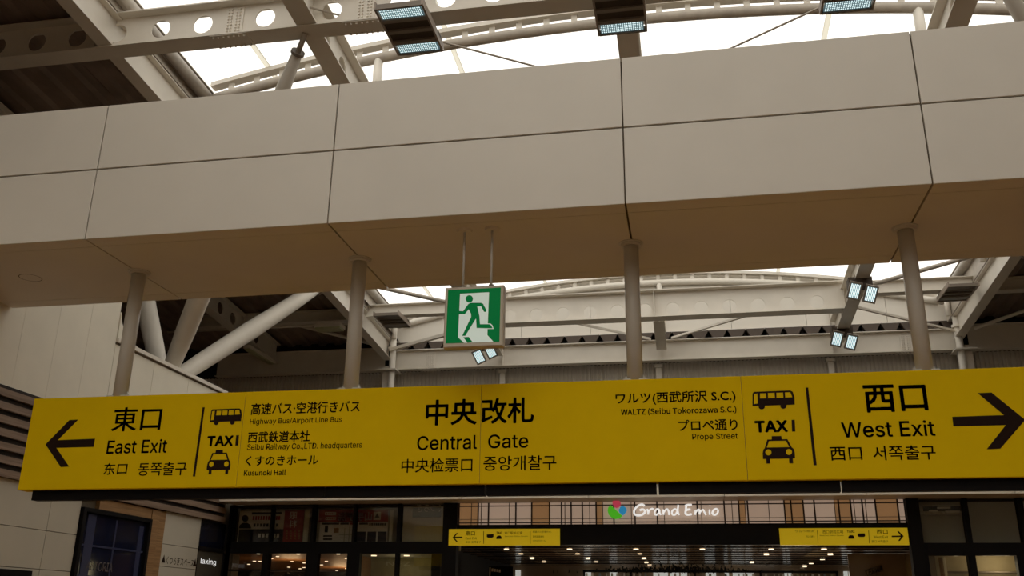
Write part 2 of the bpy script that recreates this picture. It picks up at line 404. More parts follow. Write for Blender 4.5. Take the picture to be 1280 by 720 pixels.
for a, b, lab in ((-9.1, -5.78, 'shallow white roof beam with a flat lamp slung below, left of the exit sign'),
                  (4.58, 7.65, 'shallow white roof beam behind the rightmost sign post')):
    hbeam_x('roof_beam', lab, a, b, 25.0, 9.88, 10.24, fw=.3)
hbeam_x('roof_beam', 'unlit shallow roof beam under the dark deck at far left', -15, -9.35, 25.0, 9.80, 10.16, fw=.3)
hbeam_x('roof_beam', 'unlit shallow roof beam under the dark deck at far right', 7.9, 13.9, 25.0, 9.80, 10.16, fw=.3)
# big eave girder over the end wall
hbeam_x('end_girder', 'deep plain off-white girder running above the corrugated end wall', -9.04, 7.76, 27.6, 8.94, 9.58, fw=.3,
        splices=(-7.85, 6.35), stiff=(-5.5, -.62, 4.3))
hbeam_x('end_girder', 'dark unlit deep girder left of the far left column', -15.1, -9.34, 27.6, 8.94, 9.68, fw=.3)
hbeam_x('end_girder', 'dark unlit deep girder right of the far right column', 8.04, 14.1, 27.6, 8.94, 9.68, fw=.3)
# girders running away from the viewer, sloping down
yh = lambda a, n: [a+.8*i for i in range(n)]
hbeam_y('sloping_girder', 'left eave girder with a smooth web beside the gutter, edge of the dark deck', XG['L'], 2, 27.45, .62, fw=.26)
hbeam_y('sloping_girder', 'holed sloping girder crossing the nearest beam where the tapered strut meets it', XG['M1'], 2, 27.45, .66, yh(8.9, 3)+yh(12.6, 18), fw=.34)
hbeam_y('sloping_girder', 'central sloping girder behind the middle floodlight rack', XG['M'], 2, 15.1, .66, fw=.34)
hbeam_y('sloping_girder', 'short stub girder hanging below the far holed beam, right of the middle sign post', XG['M'], 25.23, 27.44, .5, fw=.30)
hbeam_y('sloping_girder', 'holed sloping girder at top right that carries two floodlight pairs at its far end', XG['M2'], 2, 27.45, .66, yh(8.9, 3)+yh(12.6, 18), fw=.34)
hbeam_y('sloping_girder', 'right eave girder at the edge of the dark deck on the right', XG['R'], 2, 27.45, .62, fw=.26)
hbeam_y('sloping_girder', 'dark girder with round holes below the left deck, behind the long white tube', -13.0, 12.3, 27.4, .64, yh(16.3, 13), .17, fw=.3)
hbeam_y('sloping_girder', 'outer girder below the right dark deck', 11.55, 12.3, 27.4, .64, fw=.3)

# decks left and right
def deck(name, x0, x1):
    root = empty(name, ((x0+x1)/2, 14, 10.9), kind='structure'); x = x0; i = 0
    while x < x1-.1:
        mb = MB(); pr = [(x, 0), (x+.2, 0), (x+.28, .07), (x+.47, .07), (x+.55, 0)]
        for (a, b), (c, d) in zip(pr, pr[1:]):
            n = len(mb.v)
            for yy, (p, q) in ((-26, (a, b)), (-26, (c, d)), (27.9, (c, d)), (27.9, (a, b))): mb.v.append((p, yy, zG(yy)+.72+q))
            mb.f.append((n, n+1, n+2, n+3))
        obj('deck_sheet', mb, m_deck, root); x += .55
    mb = MB().box(x0, x1+.1, -26, 27.9, .9, .98).map(lambda a, b, c: (a, b, zG(b)+c)); obj('deck_top', mb, m_deck, root)
deck('ceiling_left', -26, -9.35); deck('ceiling_right', 7.85, 14.4)
# gutters and eave pipes of the vault
def zfoot(y): return 11.20-.052*(y-14.8)
for s, X0, nm in ((1, XG['L'], 'left'), (-1, XG['R'], 'right')):
    g = empty('roof_gutter', (X0+s*.3, 14, 10.9), 'long brown-grey gutter and round eave pipe beside the %s eave girder' % nm, 'gutter')
    a, b = sorted((X0-s*.06, X0+s*.15))
    obj('gutter_trough', MB().box(a, b, 8, 27.8, 0, 1).map(lambda x, y_, z: (x, y_, (zG(y_)+.63)*(1-z)+(zfoot(y_)-.08)*z)), m_gut, g)
    obj('eave_pipe', MB().tube((X0+s*.22, -26, zfoot(-26)), (X0+s*.22, 27.8, zfoot(27.8)), .125, n=20), m_gut, g, smooth=True)
    obj('lining_sheet', MB().box(*sorted((X0-s*.25, X0+s*.32)), -26, 27.8, 0, .02).map(lambda x, y_, z: (x, y_, zfoot(y_)+.125+z)), m_gut, g)
    for i, yy in enumerate((6.5, 11.2, 15, 19, 23.6, 27.2)):
        p = MB().tube((X0+s*.24, yy, zG(yy)+.6), (X0+s*.24, yy, zfoot(yy)-.02), .075, n=14)
        obj('short_post', p, m_steel, g, smooth=True)
# vault arches
CX, HW = -.72, 8.2
def zarch(x, y, up=0):
    t = (x-CX)/HW; return zfoot(y)+up+(.87+.012*(max(y, 0)-14.8))*(1-t*t)
def arch(Y, label, stubs=(), rail=True):
    a = empty('roof_arch', (CX, Y, zfoot(Y)), label, 'arch')
    N = 40; xs_ = [CX-HW+2*HW*i/N for i in range(N+1)]
    obj('arch_pipe', MB().sweep([(x, Y, zarch(x, Y)) for x in xs_], .098, 14), m_gut if rail else m_steel, a, smooth=True)
    mb = MB()
    for i in range(N):
        x, x2 = xs_[i], xs_[i+1]
        mb.add([(x, Y-.1, zarch(x, Y, .24)), (x2, Y-.1, zarch(x2, Y, .24)), (x2, Y+.1, zarch(x2, Y, .24)), (x, Y+.1, zarch(x, Y, .24)),
                (x, Y-.1, zarch(x, Y, .33)), (x2, Y-.1, zarch(x2, Y, .33)), (x2, Y+.1, zarch(x2, Y, .33)), (x, Y+.1, zarch(x, Y, .33))],
               [(0, 1, 2, 3), (4, 5, 6, 7), (0, 1, 5, 4), (3, 2, 6, 7)])
    obj('top_rail', mb, m_steel, a)
    for i in range(30):
        x = CX-HW+.4+i*.525
        obj('tie_lug', MB().box(x-.055, x+.055, Y-.02, Y+.02, zarch(x, Y, .08), zarch(x, Y, .25)), m_steel, a)
    for X in stubs:
        obj('post', MB().tube((X, Y, zG(Y)+.6), (X, Y, zarch(X, Y)-.03), .088, n=16), m_steel, a, smooth=True)
    return a
arch(14.8, 'near curved pipe arch with a lugged rail above it, under the white roof glazing', (XG['M1']+.15, XG['M2']-.12, XG['M']))
arch(27.85, 'far shallow pipe arch along the top of the white gable', (XG['M1'],  XG['M2'], XG['M']), rail=False)
# vault glazing
VG = empty('ceiling_vault', (CX, 10, 12), kind='structure')
bx = [CX-HW-.15, -7.75, -4.2, -.62, 2.98, 6.5, CX+HW+.15]
for ya, yb in ((-26, -12), (-12, 1.6), (1.6, 14.8), (14.8, 28.1)):
    for i in range(len(bx)-1):
        mb = MB(); xa, xb = bx[i], bx[i+1]; N = 6
        for j in range(N):
            x, x2 = xa+(xb-xa)*j/N, xa+(xb-xa)*(j+1)/N; n = len(mb.v)
            mb.v += [(x, ya, zarch(x, ya, .37)), (x2, ya, zarch(x2, ya, .37)), (x2, yb, zarch(x2, yb, .37)), (x, yb, zarch(x, yb, .37))]
            mb.f.append((n, n+1, n+2, n+3))
        obj('glass_pane', mb, m_roofglass, VG)
m_bar = bpy.data.materials.new('translucent_white_bar'); m_bar.use_nodes = True; _n = m_bar.node_tree; _o = _n.nodes['Material Output']; _t = _n.nodes.new('ShaderNodeBsdfTranslucent'); _t.inputs[0].default_value = (.8, .78, .72, 1); _n.links.new(_t.outputs[0], _o.inputs[0])
for X in bx[1:-1]:
    mb = MB().box(X-.05, X+.05, -26, 28, 0, .03).map(lambda x, y_, z: (x, y_, zarch(X, y_, .31)+z)); obj('glazing_bar', mb, m_bar, VG)
# gable infill and deck profile above end girder
G = empty('gable_wall', (CX, 28.0, 9.9), 'pale curved gable panel closing the roof vault above the end girder', 'wall')
G['kind'] = 'structure'; del G['label']; del G['category']; G.name = 'wall_gable'
gx = [-9.3, -7.3, -5.0, -2.8, -.62, 1.5, 3.7, 6.0, 8.0]
for i in range(8):
    a, b = gx[i]+.006, gx[i+1]-.006; N = 6
    top = [(a+(b-a)*j/N) for j in range(N+1)]
    hh = lambda x: max(zarch(x, 28)+.0, 10.2)
    mb = MB().slab([(a, 27.95, 9.93), (b, 27.95, 9.93)]+[(x, 27.95, hh(x)) for x in reversed(top)], (0, 1, 0), .05)
    obj('gable_panel', mb, m_panel, G)
mb = MB()
for j in range(40):
    xa, xb = -9.1+16.6*j/40, -9.1+16.6*(j+1)/40; n = len(mb.v)
    mb.v += [(xa, 28.02, 9.8), (xb, 28.02, 9.8), (xb, 28.02, max(zarch(xb, 28)+.35, 10)), (xa, 28.02, max(zarch(xa, 28)+.35, 10))]; mb.f.append((n, n+1, n+2, n+3))
obj('gable_backing', mb, m_panel, G)
obj('top_trim', MB().box(-9.3, 8, 27.86, 27.95, 9.90, 9.96), m_steel, G)  # plain painted steel strip
DK = empty('folded_deck_edge', (CX, 27.7, 9.6), 'dark folded roof deck edge with triangular teeth on top of the end girder', 'roof deck')
obj('cavity_shade_sheet', MB().box(-9.3, 7.9, 28.0, 28.05, 9.5, 9.93), m_dark, DK)  # black sheet stands in for the shade behind the deck teeth
m_tooth = mat('brown_deck_tooth', (.06, .042, .03), .6)
x = -9.1
while x < 7.6:
    mb = MB().prism([(x, 9.90), (x+.14, 9.64), (x+.40, 9.64), (x+.545, 9.90)], 27.75, 27.95)
    obj('deck_tooth', mb, m_tooth, DK); x += .55
# columns of the end wall
for X, s, nm in ((-9.12, 1, 'left'), (7.83, -1, 'right')):
    c = empty('wall_column', (X, 27.5, 3.93), 'off-white column with a round pipe on the %s of the end girder' % nm, 'column')
    obj('box_shaft', MB().box(X-.2 if s > 0 else X-.06, X+.06 if s > 0 else X+.2, 27.38, 27.7, 3.93, 9.05), m_steel, c)
    obj('round_shaft', MB().tube((X+s*.12, 27.3, 3.93), (X+s*.12, 27.3, zfoot(27.3)), .1, n=16), m_steel, c, smooth=True)
    obj('collar', MB().box(X-.3, X+.3, 27.1, 27.75, 8.86, 8.9).tube((X+s*.12, 27.3, 9.55), (X+s*.12, 27.3, 9.62), .15, n=16), m_steel, c)
for X, nm in ((-5.56, 'under the exit sign'), (-.74, 'just right of the middle sign post'), (4.25, 'under the right floodlight pairs')):
    obj('wall_post', MB().box(X-.08, X+.08, 27.78, 27.95, 3.94, 8.80).box(X-.12, X+.12, 27.72, 27.95, 8.80, 8.9), m_panel, label='short pale post on the corrugated wall '+nm, cat='post', loc=(X, 27.8, 3.94))
# thin braces (rods)
def rod(a, b, r, label, m=m_gut, name='brace_rod'):
    return obj(name, MB().tube(a, b, r, n=10), m, smooth=True, label=label, cat='brace', loc=a)
def gp(x, y_, dz=.33): return (x, y_, zG(y_)+dz)
rod(gp(XG['M1']+.02, 11.85), gp(XG['M']-.02, 14.87), .017, 'thin dark rod from the left floodlight down towards the middle girder')
rod(gp(XG['M2']-.02, 11.85), gp(XG['M']+.02, 14.87), .017, 'thin dark rod from the right floodlight down towards the middle girder')
rod(gp(XG['L'], 21.7), gp(XG['M1'], 24.45), .055, 'round brace in the roof left of the exit sign')
rod(gp(XG['M2'], 24.4), gp(XG['R'], 22.1), .055, 'round brace in the roof behind the rightmost post')
def flat(a, b, label, w_=.07):
    a, b = Vector(a), Vector(b)
    obj('angle_brace', MB().tube(a, b, w_, n=4), m_steel, label=label, cat='brace', loc=a)
flat(gp(XG['L']+.15, 27.2, .25), gp(XG['M1'], 25.2, .15), 'flat diagonal brace rising from the far left column to the exit sign')
flat(gp(XG['R']-.15, 27.2, .15), gp(XG['M2'], 25.2, .25), 'flat diagonal brace falling to the far right column', .045)
flat((-.3, 27.5, 9.63), (1.9, 25.12, 9.53), 'short flat brace right of the middle sign post', .045)
flat((-.95, 27.5, 9.63), (-3.1, 25.12, 9.53), 'short flat brace left of the middle sign post', .045)
rod((XG['L']-.2, 27.0, 9.62), (-11.6, 25.2, 9.9), .05, 'dim brace below the dark deck left of the far left column', m_steel)
rod((XG['R']+.2, 26.6, 9.3), (11.0, 25.0, 10.0), .05, 'dim brace below the dark deck right of the far right column', m_steel)
# tapered tree struts
def strut(a, b, r0, rm, r1, label, pin=True):
    a, b = Vector(a), Vector(b); o = empty('tapered_strut', a, label, 'strut'); d = b-a
    ts = [0, .04, .2, .5, .8, .955]; rs = [r0, r0*1.05, (r0+rm)/2*1.08, rm, (rm+r1)/2*1.02, r1]
    obj('tube', MB().sweep([a+d*t for t in ts], rs, 24), m_steel, o, smooth=True)
    e = a+d*.955; obj('end_flange', MB().tube(e, e+d.normalized()*.05, r1*1.35, n=20), m_lampbody, o)
    obj('pin_rod', MB().tube(e, b, .045, n=10), m_gut, o, smooth=True); return o
strut((-10.88, 17.72, 6.16), (-5.74, 12.02, 10.47), .15, .215, .085, 'long tapered white tube rising to the pinned node near the top left')
strut((-10.86, 17.70, 6.16), (-9.2, 21.7, 9.76), .15, .22, .15, 'big white tapered tube leaning right above the cream parapet')
strut((-10.90, 17.72, 6.16), (-11.84, 16.73, 10.1), .15, .21, .15, 'short white tapered tube leaning left behind the first sign post')
strut((9.4, 17.72, 6.16), (XG['M2']+.1, 12.02, 10.47), .15, .215, .085, 'tapered white tube reaching the top right girder node')
strut((9.38, 17.70, 6.16), (XG['R'], 21.7, 9.76), .15, .22, .15, 'white tapered tube reaching the right eave girder at the right edge')
for X, nm in ((-10.8, 'behind the cream parapet where the left tapered tubes gather'), (9.4, 'outside the right edge where the right tapered tubes gather')):
    obj('tree_column', MB().tube((X, 17.72, 0), (X, 17.72, 6.2), .24, n=20), m_steel, smooth=True, label='round column '+nm, cat='column', loc=(X, 17.72, 0))
obj('conduit', MB().tube((-15.1, 24.4, 9.53), (-9.3, 24.4, 9.53), .035, n=8), m_steel, smooth=True, label='thin pale conduit running under the dark left deck', cat='pipe', loc=(-12, 24.4, 9.53))
for (a, b, lab) in (((-10.35, -9.55, 24.1, 24.5), 9.45, 'yellowish unlit strip lamp beside the second sign post under the dark deck'),
                    ((-13.12, -12.9, 25.4, 27.2), 0, 'yellowish strip lamp along the holed dark girder')):
    x0, x1, y0, y1 = a; zt = zG((y0+y1)/2)-.12
    o = empty('strip_lamp', ((x0+x1)/2, (y0+y1)/2, zt), lab, 'lamp')
    obj('lamp_body', MB().box(x0, x1, y0, y1, zt, zt+.1), m_steel, o); obj('diffuser', MB().box(x0+.03, x1-.03, y0+.03, y1-.03, zt-.05, zt), m_tube, o)

# ================================================================== FLOODLIGHTS
def big_flood(xc, yc, z, lit, label, group=None):
    o = empty('floodlight_rack', (xc, yc, z), label, 'floodlight', group); W = .375; D = .61
    x0, x1, y0, y1 = xc-W, xc+W, yc-D, yc+D
    for a, b in ((x0, x0+.03), (x1-.03, x1)): obj('side_rail', MB().box(a, b, y0, y1, z, z+.13), m_lampside, o)
    rows = [y0, y0+.29, y0+.36, y0+.58, y0+.66, y0+.88, y0+.94, y1]
    for a, b in ((y0, y0+.035), (y0+.29, y0+.37), (y0+.57, y0+.65), (y0+.85, y0+.935), (y1-.035, y1)):
        obj('cross_bar', MB().box(x0+.03, x1-.03, a, b, z-.005, z+.08), m_lampbody, o)
    for a, b in ((y0+.37, y0+.57), (y0+.65, y0+.85)):
        obj('mesh_panel', MB().box(x0+.03, x1-.03, a, b, z+.03, z+.06), m_mesh, o)
    for a, b in ((y0+.035, y0+.29), (y0+.935, y1-.035)):
        p = obj('led_board', MB().box(x0+.05, x1-.05, a+.01, b-.01, z+.01, z+.05), m_ledbase if lit else m_ledoff, o)
        if lit:
            mb = MB(); nx, ny = 20, 5; dx = (x1-x0-.12)/nx; dy = (b-a-.04)/ny
            for i in range(nx):
                for j in range(ny):
                    X = x0+.06+i*dx; Y = a+.02+j*dy; n = len(mb.v)
                    mb.v += [(X+.005, Y+.009, z+.008), (X+dx-.009, Y+.009, z+.008), (X+dx-.009, Y+dy-.009, z+.008), (X+.005, Y+dy-.009, z+.008)]; mb.f.append((n, n+1, n+2, n+3))
            obj('led_cells', mb, m_led, p, kind='stuff')
    mb = MB()
    for X in (xc-.2, xc+.2): mb.box(X-.02, X+.02, yc+.3, yc+.34, z+.08, z+.5 if lit else z+.3); 
    mb.box(x0, x1, yc+.25, yc+.45, z+.1, z+.16); obj('hanger', mb, m_lampbody, o)
    return o
GF = None
big_flood(-3.85, 11.62, 10.02, True, 'leftmost of the three large floodlight racks on the near beam, both lit rows in view')
big_flood(-.66, 11.62, 10.02, True, 'middle large floodlight rack on the near beam, above the middle girder')
big_flood(2.60, 11.62, 10.02, True, 'rightmost large floodlight rack on the near beam, cut by the photo top')
big_flood(-8.2, 24.65, 9.62, False, 'flat unlit lamp rack under the far roof beam beside the second sign post')
big_flood(7.1, 24.65, 9.68, False, 'flat unlit lamp rack under the far roof beam right of the last sign post')
def flood_pair(xc, Y, z, label, roll):
    o = empty('floodlight_pair', (xc, Y, z+.25), label, 'floodlight')
    obj('bracket_box', MB().box(xc-.28, xc+.28, Y-.02, Y+.3, z+.2, z+.44), m_mesh, o)
    RM = Matrix.Rotation(roll, 3, 'Y') @ Matrix.Rotation(math.radians(30), 3, 'X')
    for dx in (-.19, .19):
        cpos = Vector((xc, Y-.12, z)) + Matrix.Rotation(roll, 3, 'Y') @ Vector((dx, 0, 0))
        f = lambda x, y_, z_, c_=cpos: tuple(c_ + RM @ Vector((x, y_, z_)))
        h = obj('lamp_head', MB().box(-.15, .15, -.03, .06, -.22, .22).map(f), m_lampbody, o)
        obj('led_board', MB().box(-.115, .115, -.036, -.03, -.18, .18).map(f), m_ledbase, h)
        mb = MB()
        for i in range(6):
            x = -.11+i*.0375
            mb.box(x+.008, x+.027, -.041, -.036, -.17, .17)
        obj('led_cells', mb.map(f), m_led2, h, kind='stuff')
        obj('arm', MB().tube(cpos+Vector((0, .05, .1)), (xc+dx*.8, Y+.1, z+.25), .025, n=8), m_lampbody, h)
    return o
flood_pair(-5.76, 26.2, 8.96, 'small pair of lit square floodlights just below the exit sign', -.42)
flood_pair(4.40, 22.9, 9.22, 'upper pair of lit square floodlights left of the rightmost sign post', .28)
flood_pair(4.42, 26.3, 8.98, 'lower pair of lit square floodlights left of the rightmost sign post', .28)

# ================================================================== FOOTBRIDGE / ENCLOSED BEAM
ZS, ZT, YF, YR = 5.95, 7.825, 9.518, 11.86
DB = empty('clad_overhead_beam', (-.5, 10.7, ZS), 'huge off-white panelled beam spanning the whole picture above the yellow sign', 'beam')
jx = [-9.99, -7.19, -4.03, -.545, 2.667, 5.9, 9.1, 12.3, 14.1]
obj('inner_core', MB().box(-9.98, 14.1, YF+.03, YR-.03, ZS+.03, ZT-.03), m_joint, DB)
for i in range(len(jx)-1):
    a, b = jx[i]+.008, jx[i+1]-.008
    for (c, d) in ((ZS, 6.894), (6.914, ZT)):
        obj('front_panel', MB().bevbox(a, b, YF, YF+.03, c, d, .004), m_panel, DB)
    for (c, d) in ((YF+.002, 9.768), (9.776, 11.60), (11.608, YR)):
        obj('soffit_panel', MB().box(a+.004, b-.004, c, d, ZS-.001, ZS+.029), m_panel, DB)
    obj('rear_panel', MB().box(a, b, YR-.03, YR, ZS+.03, ZT), m_panel, DB)
    obj('top_panel', MB().box(a, b, YF+.03, YR-.03, ZT-.03, ZT), m_dusty, DB)
# small inspection ring
mb = MB()
for i in range(24):
    t0, t1 = 2*math.pi*i/24, 2*math.pi*(i+1)/24
    mb.add([(-8.80+math.cos(t)*r, 10.68+math.sin(t)*r, ZS-.003) for t, r in ((t0, .14), (t1, .14), (t1, .152), (t0, .152))], [(0, 1, 2, 3)])
obj('ring_cover', mb, m_joint, DB)

# ================================================================== YELLOW SIGN
YS = 10.6; SZ0, SZ1 = 3.045, 4.217; SX = [-8.33, -5.375, -2.372, .63, 3.63]
# posts
for X, lab in ((-7.165, 'first round grey hanging post from the left, above the east exit words'), (-4.04, 'second round grey hanging post from the left'),
               (-.56, 'third round grey hanging post, near the photo middle'), (2.62, 'fourth and rightmost round grey hanging post')):
    o = empty('sign_post', (X, YS+.1, SZ1), lab, 'post', 'round posts carrying the yellow sign')
    obj('shaft', MB().tube((X, YS+.1, SZ1), (X, YS+.1, ZS-.002), .092, n=28), m_steel2, o, smooth=True)
    obj('collar', MB().tube((X, YS+.1, ZS-.045), (X, YS+.1, ZS-.003), .125, n=28), m_steel2, o)
    obj('ceiling_rose', MB().tube((X, YS+.1, ZS-.012), (X, YS+.1, ZS-.002), .15, n=28), m_steel2, o)
    obj('base_plate', MB().box(X-.14, X+.14, YS+.02, YS+.19, SZ1+.001, SZ1+.018), m_steel2, o)
    for s in (-1, 1): obj('gusset', MB().slab([(X+s*.085, YS+.1, SZ1+.018), (X+s*.135, YS+.1, SZ1+.018), (X+s*.085, YS+.1, SZ1+.09)], (0, 1, 0), .01), m_steel2, o)
SG = empty('direction_sign', (-2.35, YS+.1, SZ0), 'long yellow hanging station sign for the east exit, central gate and west exit', 'sign')
for i in range(4):
    obj('sign_panel', MB().bevbox(SX[i]+.002, SX[i+1]-.002, YS, YS+.2, SZ0, SZ1, .006), m_yel, SG)
obj('seam_backing', MB().box(SX[0]+.01, SX[-1]-.01, YS+.008, YS+.19, SZ0+.01, SZ1-.01), m_joint, SG)
bars = [-8.16, -4.262, -2.315, -.352, 1.612, 3.6]
obj('lower_bar', MB().box(bars[0], -4.275, YS+.07, YS+.19, 2.925, SZ0-.001), m_black, SG)
for a, b in zip(bars[1:], bars[2:]): obj('lower_bar', MB().box(a+.013, b-.013, YS+.07, YS+.19, 2.925, SZ0-.001), m_black, SG)
YT = YS-.0015
def P(x, y_, Y=YT): return at(x, y_, Y=Y)
def ink_poly(name, pts, m=m_ink, Y=YT, parent=None, dy=0):
    mb = MB(); mb.add([P(x, y_, Y-dy) for x, y_ in pts], [tuple(range(len(pts)))]); return obj(name, mb, m, parent or SG)
T = [('東口', 140.8, 201.8, 508.6, 538.8, .012), ('East Exit', 134, 208.8, 549.4, 566.8, 0), ('东口', 129.8, 159, 578.6, 593.4, 0), ('동쪽출구', 172.7, 233.3, 577.8, 594.4, 0),
     ('高速バス·空港行きバス', 314, 450, 502.2, 517, .019), ('Highway Bus/Airport Line Bus', 312.5, 427, 522, 530.6, 0), ('西武鉄道本社', 310, 387.5, 538.7, 552.9, .019),
     ('Seibu Railway Co.,LTD. headquarters', 309, 452.5, 553.6, 563, 0), ('くすのきホール', 307, 397.8, 569.3, 581.9, .019), ('Kusunoki Hall', 305, 357.2, 587, 594.4, 0),
     ('中央', 532.2, 596.3, 499, 531.6, .02), ('改札', 601.7, 667.5, 497, 529.4, .02), ('Central', 521.5, 596.4, 544.3, 562.2, .008), ('Gate', 610.2, 660.5, 542.6, 560.2, .008),
     ('中央检票口', 501.9, 590.6, 572.6, 590.4, 0), ('중앙개찰구', 604.2, 695.6, 569.4, 588, 0),
     ('ワルツ(西武所沢 S.C.)', 769.3, 919.6, 489, 505.4, .019), ('WALTZ (Seibu Tokorozawa S.C.)', 776, 920.6, 509, 518.8, 0), ('プロペ通り', 847.8, 922, 524, 538.5, .019), ('Prope Street', 865.3, 922.3, 541.6, 550.8, 0),
     ('西口', 1079.6, 1159.0, 480.2, 515, .02), ('West Exit', 1051.8, 1168.6, 526.2, 546.2, .01), ('西口', 1037.6, 1077.6, 558.4, 575.6, 0), ('서쪽출구', 1091, 1169.6, 556.8, 575, 0),
     ('TAX', 258.8, 291.6, 544.6, 557.8, .035), ('TAX', 943.2, 984.8, 525.5, 540.4, .035)]
for s, a, b, c, d, bo in T: textY('lettering', s, (a, b, c, d), YT, m_ink, SG, bo or .009)
ink_poly('lettering', [(295.2, 544.0), (298.8, 543.9), (297.6, 557.0), (294.0, 557.1)])
ink_poly('lettering', [(989.4, 524.8), (993.4, 524.7), (994.2, 539.4), (990.0, 539.5)])
def arrow(pts_shaft, arm1, arm2):
    o = ink_poly('arrow_shaft', pts_shaft); ink_poly('arrow_head', arm1, dy=.0006); ink_poly('arrow_head', arm2, dy=.0009)
arrow([(64, 550.6), (118.9, 548.2), (117, 558.6), (66, 560)], [(56.8, 555.5), (86.7, 525), (98, 524.4), (66.5, 556)], [(56.8, 555.5), (66.5, 554), (86.5, 583.2), (75.8, 583.8)])
arrow([(1190.3, 521), (1262, 518.6), (1263, 531.2), (1191.6, 532.9)], [(1222, 491.4), (1239.4, 490.6), (1281.5, 524.8), (1262, 524.8)], [(1281.5, 524.8), (1250.4, 560.8), (1233.4, 561.6), (1263, 524)])
ink_poly('divider_line', [(253.2, 509), (256, 509), (243.9, 595.6), (240.9, 595.6)])
ink_poly('divider_line', [(1006.9, 484.5), (1010.3, 484.4), (1020.9, 581.6), (1017.0, 581.7)])
def circ(cx, cy, r, n=16): return [(cx+r*math.cos(2*math.pi*i/n), cy+r*math.sin(2*math.pi*i/n)) for i in range(n)]
BUS = [[(0, 1, '', 0)]]
def icon(box, spec, name):
    """spec polygons in 0..1 of box (left,right,top,bottom) with skew following the image pixels"""
    l, r, t, b, sk, rise = box
    o = None
    for k, (poly, dark) in enumerate(spec):
        pts = [(l+(r-l)*u+sk*(1-v), t+(b-t)*v-rise*u) for u, v in poly]
        q = ink_poly(name if k == 0 else name+('_shape' if dark else '_cutout'), pts, m_ink if dark else m_yel, parent=o or SG, dy=.0004*k)
        if k == 0: o = q
def uc(cx, cy, rx, ry, n=16): return [(cx+rx*math.cos(2*math.pi*i/n), cy+ry*math.sin(2*math.pi*i/n)) for i in range(n)]
bus = [([(.01, .12), (.04, .02), (.90, .0), (.96, .08), (1, .40), (1, .80), (0, .82)], 1), (uc(.22, .86, .075, .155), 1), (uc(.73, .86, .075, .155), 1),
       ([(.045, .14), (.125, .12), (.125, .68), (.035, .70)], 0), ([(.19, .12), (.33, .12), (.335, .40), (.185, .40)], 0), ([(.375, .11), (.53, .11), (.535, .40), (.375, .40)], 0),
       ([(.575, .11), (.73, .11), (.735, .40), (.575, .40)], 0), ([(.775, .11), (.90, .10), (.945, .38), (.78, .39)], 0)]
taxi = [([(0, .62), (.03, .48), (.10, .41), (.90, .41), (.97, .48), (1, .62), (1, .83), (0, .83)], 1), ([(.31, 0), (.61, 0), (.62, .13), (.30, .13)], 1),
        ([(.17, .12), (.79, .12), (.92, .44), (.07, .44)], 1), ([(.22, .18), (.74, .18), (.84, .41), (.14, .41)], 0), (uc(.18, .59, .095, .11), 0), (uc(.82, .59, .095, .11), 0),
        ([(.10, .80), (.22, .80), (.22, 1), (.10, 1)], 1), ([(.81, .80), (.93, .80), (.93, 1), (.81, 1)], 1)]
icon((261.5, 300.8, 511.3, 531.3, 2.4, 1.0), bus, 'bus_symbol'); icon((940.6, 993.6, 489.4, 511.8, -.6, 1.6), bus, 'bus_symbol')
icon((257.6, 287.0, 562.6, 592.9, 3.2, .6), taxi, 'taxi_symbol'); icon((954.0, 994.2, 545.4, 579.6, -1.8, .8), taxi, 'taxi_symbol')

# ================================================================== EXIT SIGN
YE = 9.92
EX = empty('exit_sign', (-2.33, YE+.06, 4.49), 'green and white running figure emergency exit sign hung on two rods', 'sign')
mb = MB(); x0, x1, z0, z1 = -2.678, -1.985, 4.488, 5.213
obj('case', MB().bevbox(x0, x1, YE, YE+.12, z0, z1, .01), m_case, EX)
def E(x, y_): return (540+x/6.545, 340+y_/6.545)
def epoly(name, pts, m, d, parent=None):
    mb = MB(); mb.add([at(*E(x, y_), Y=YE-d) for x, y_ in pts], [tuple(range(len(pts)))]); return obj(name, mb, m, parent or EX)
fc = epoly('green_face', [(132, 148), (563, 127), (552, 570), (111, 584)], m_green, .002)
epoly('white_doorway', [(230, 178), (467, 165), (453, 515), (503, 571), (262, 579), (213, 535)], m_ewhite, .003, fc)
epoly('white_foot_edge', [(455, 421), (478, 421), (495, 436), (504, 466), (440, 466)], m_ewhite, .0034, fc)
epoly('shadow_wedge', [(255, 534), (300, 531), (332, 574), (290, 578)], m_green, .0038, fc)
epoly('running_figure', [(222, 318), (255, 320), (297, 262), (315, 252), (400, 252), (418, 260), (445, 313), (440, 327), (425, 325), (402, 280), (370, 282), (388, 360), (393, 427), (468, 427), (484, 436), (496, 461),
       (365, 458), (360, 380), (272, 522), (247, 522), (320, 368), (318, 340), (300, 305), (268, 345), (222, 344)], m_green, .0042, fc)
epoly('figure_head', uc(305, 220, 30, 30, 24), m_green, .0042, fc)
for X in (-2.482, -2.146):
    obj('hanging_rod', MB().tube((X, YE+.06, z1), (X, YE+.06, ZS-.002), .014, n=10), m_steel2, EX, smooth=True)
    obj('ceiling_rose', MB().tube((X, YE+.06, ZS-.03), (X, YE+.06, ZS-.002), .085, .095, n=20), m_panel, EX)
    obj('rod_clamp', MB().tube((X, YE+.06, z1), (X, YE+.06, z1+.03), .03, n=10), m_lampbody, EX)

# ================================================================== SHOP FRONTS
YG = 19.608
SF = empty('wall_shopfront', (0, YG, 0), kind='structure')
def gx_(px, py=640): return at(px, py, Y=YG).x
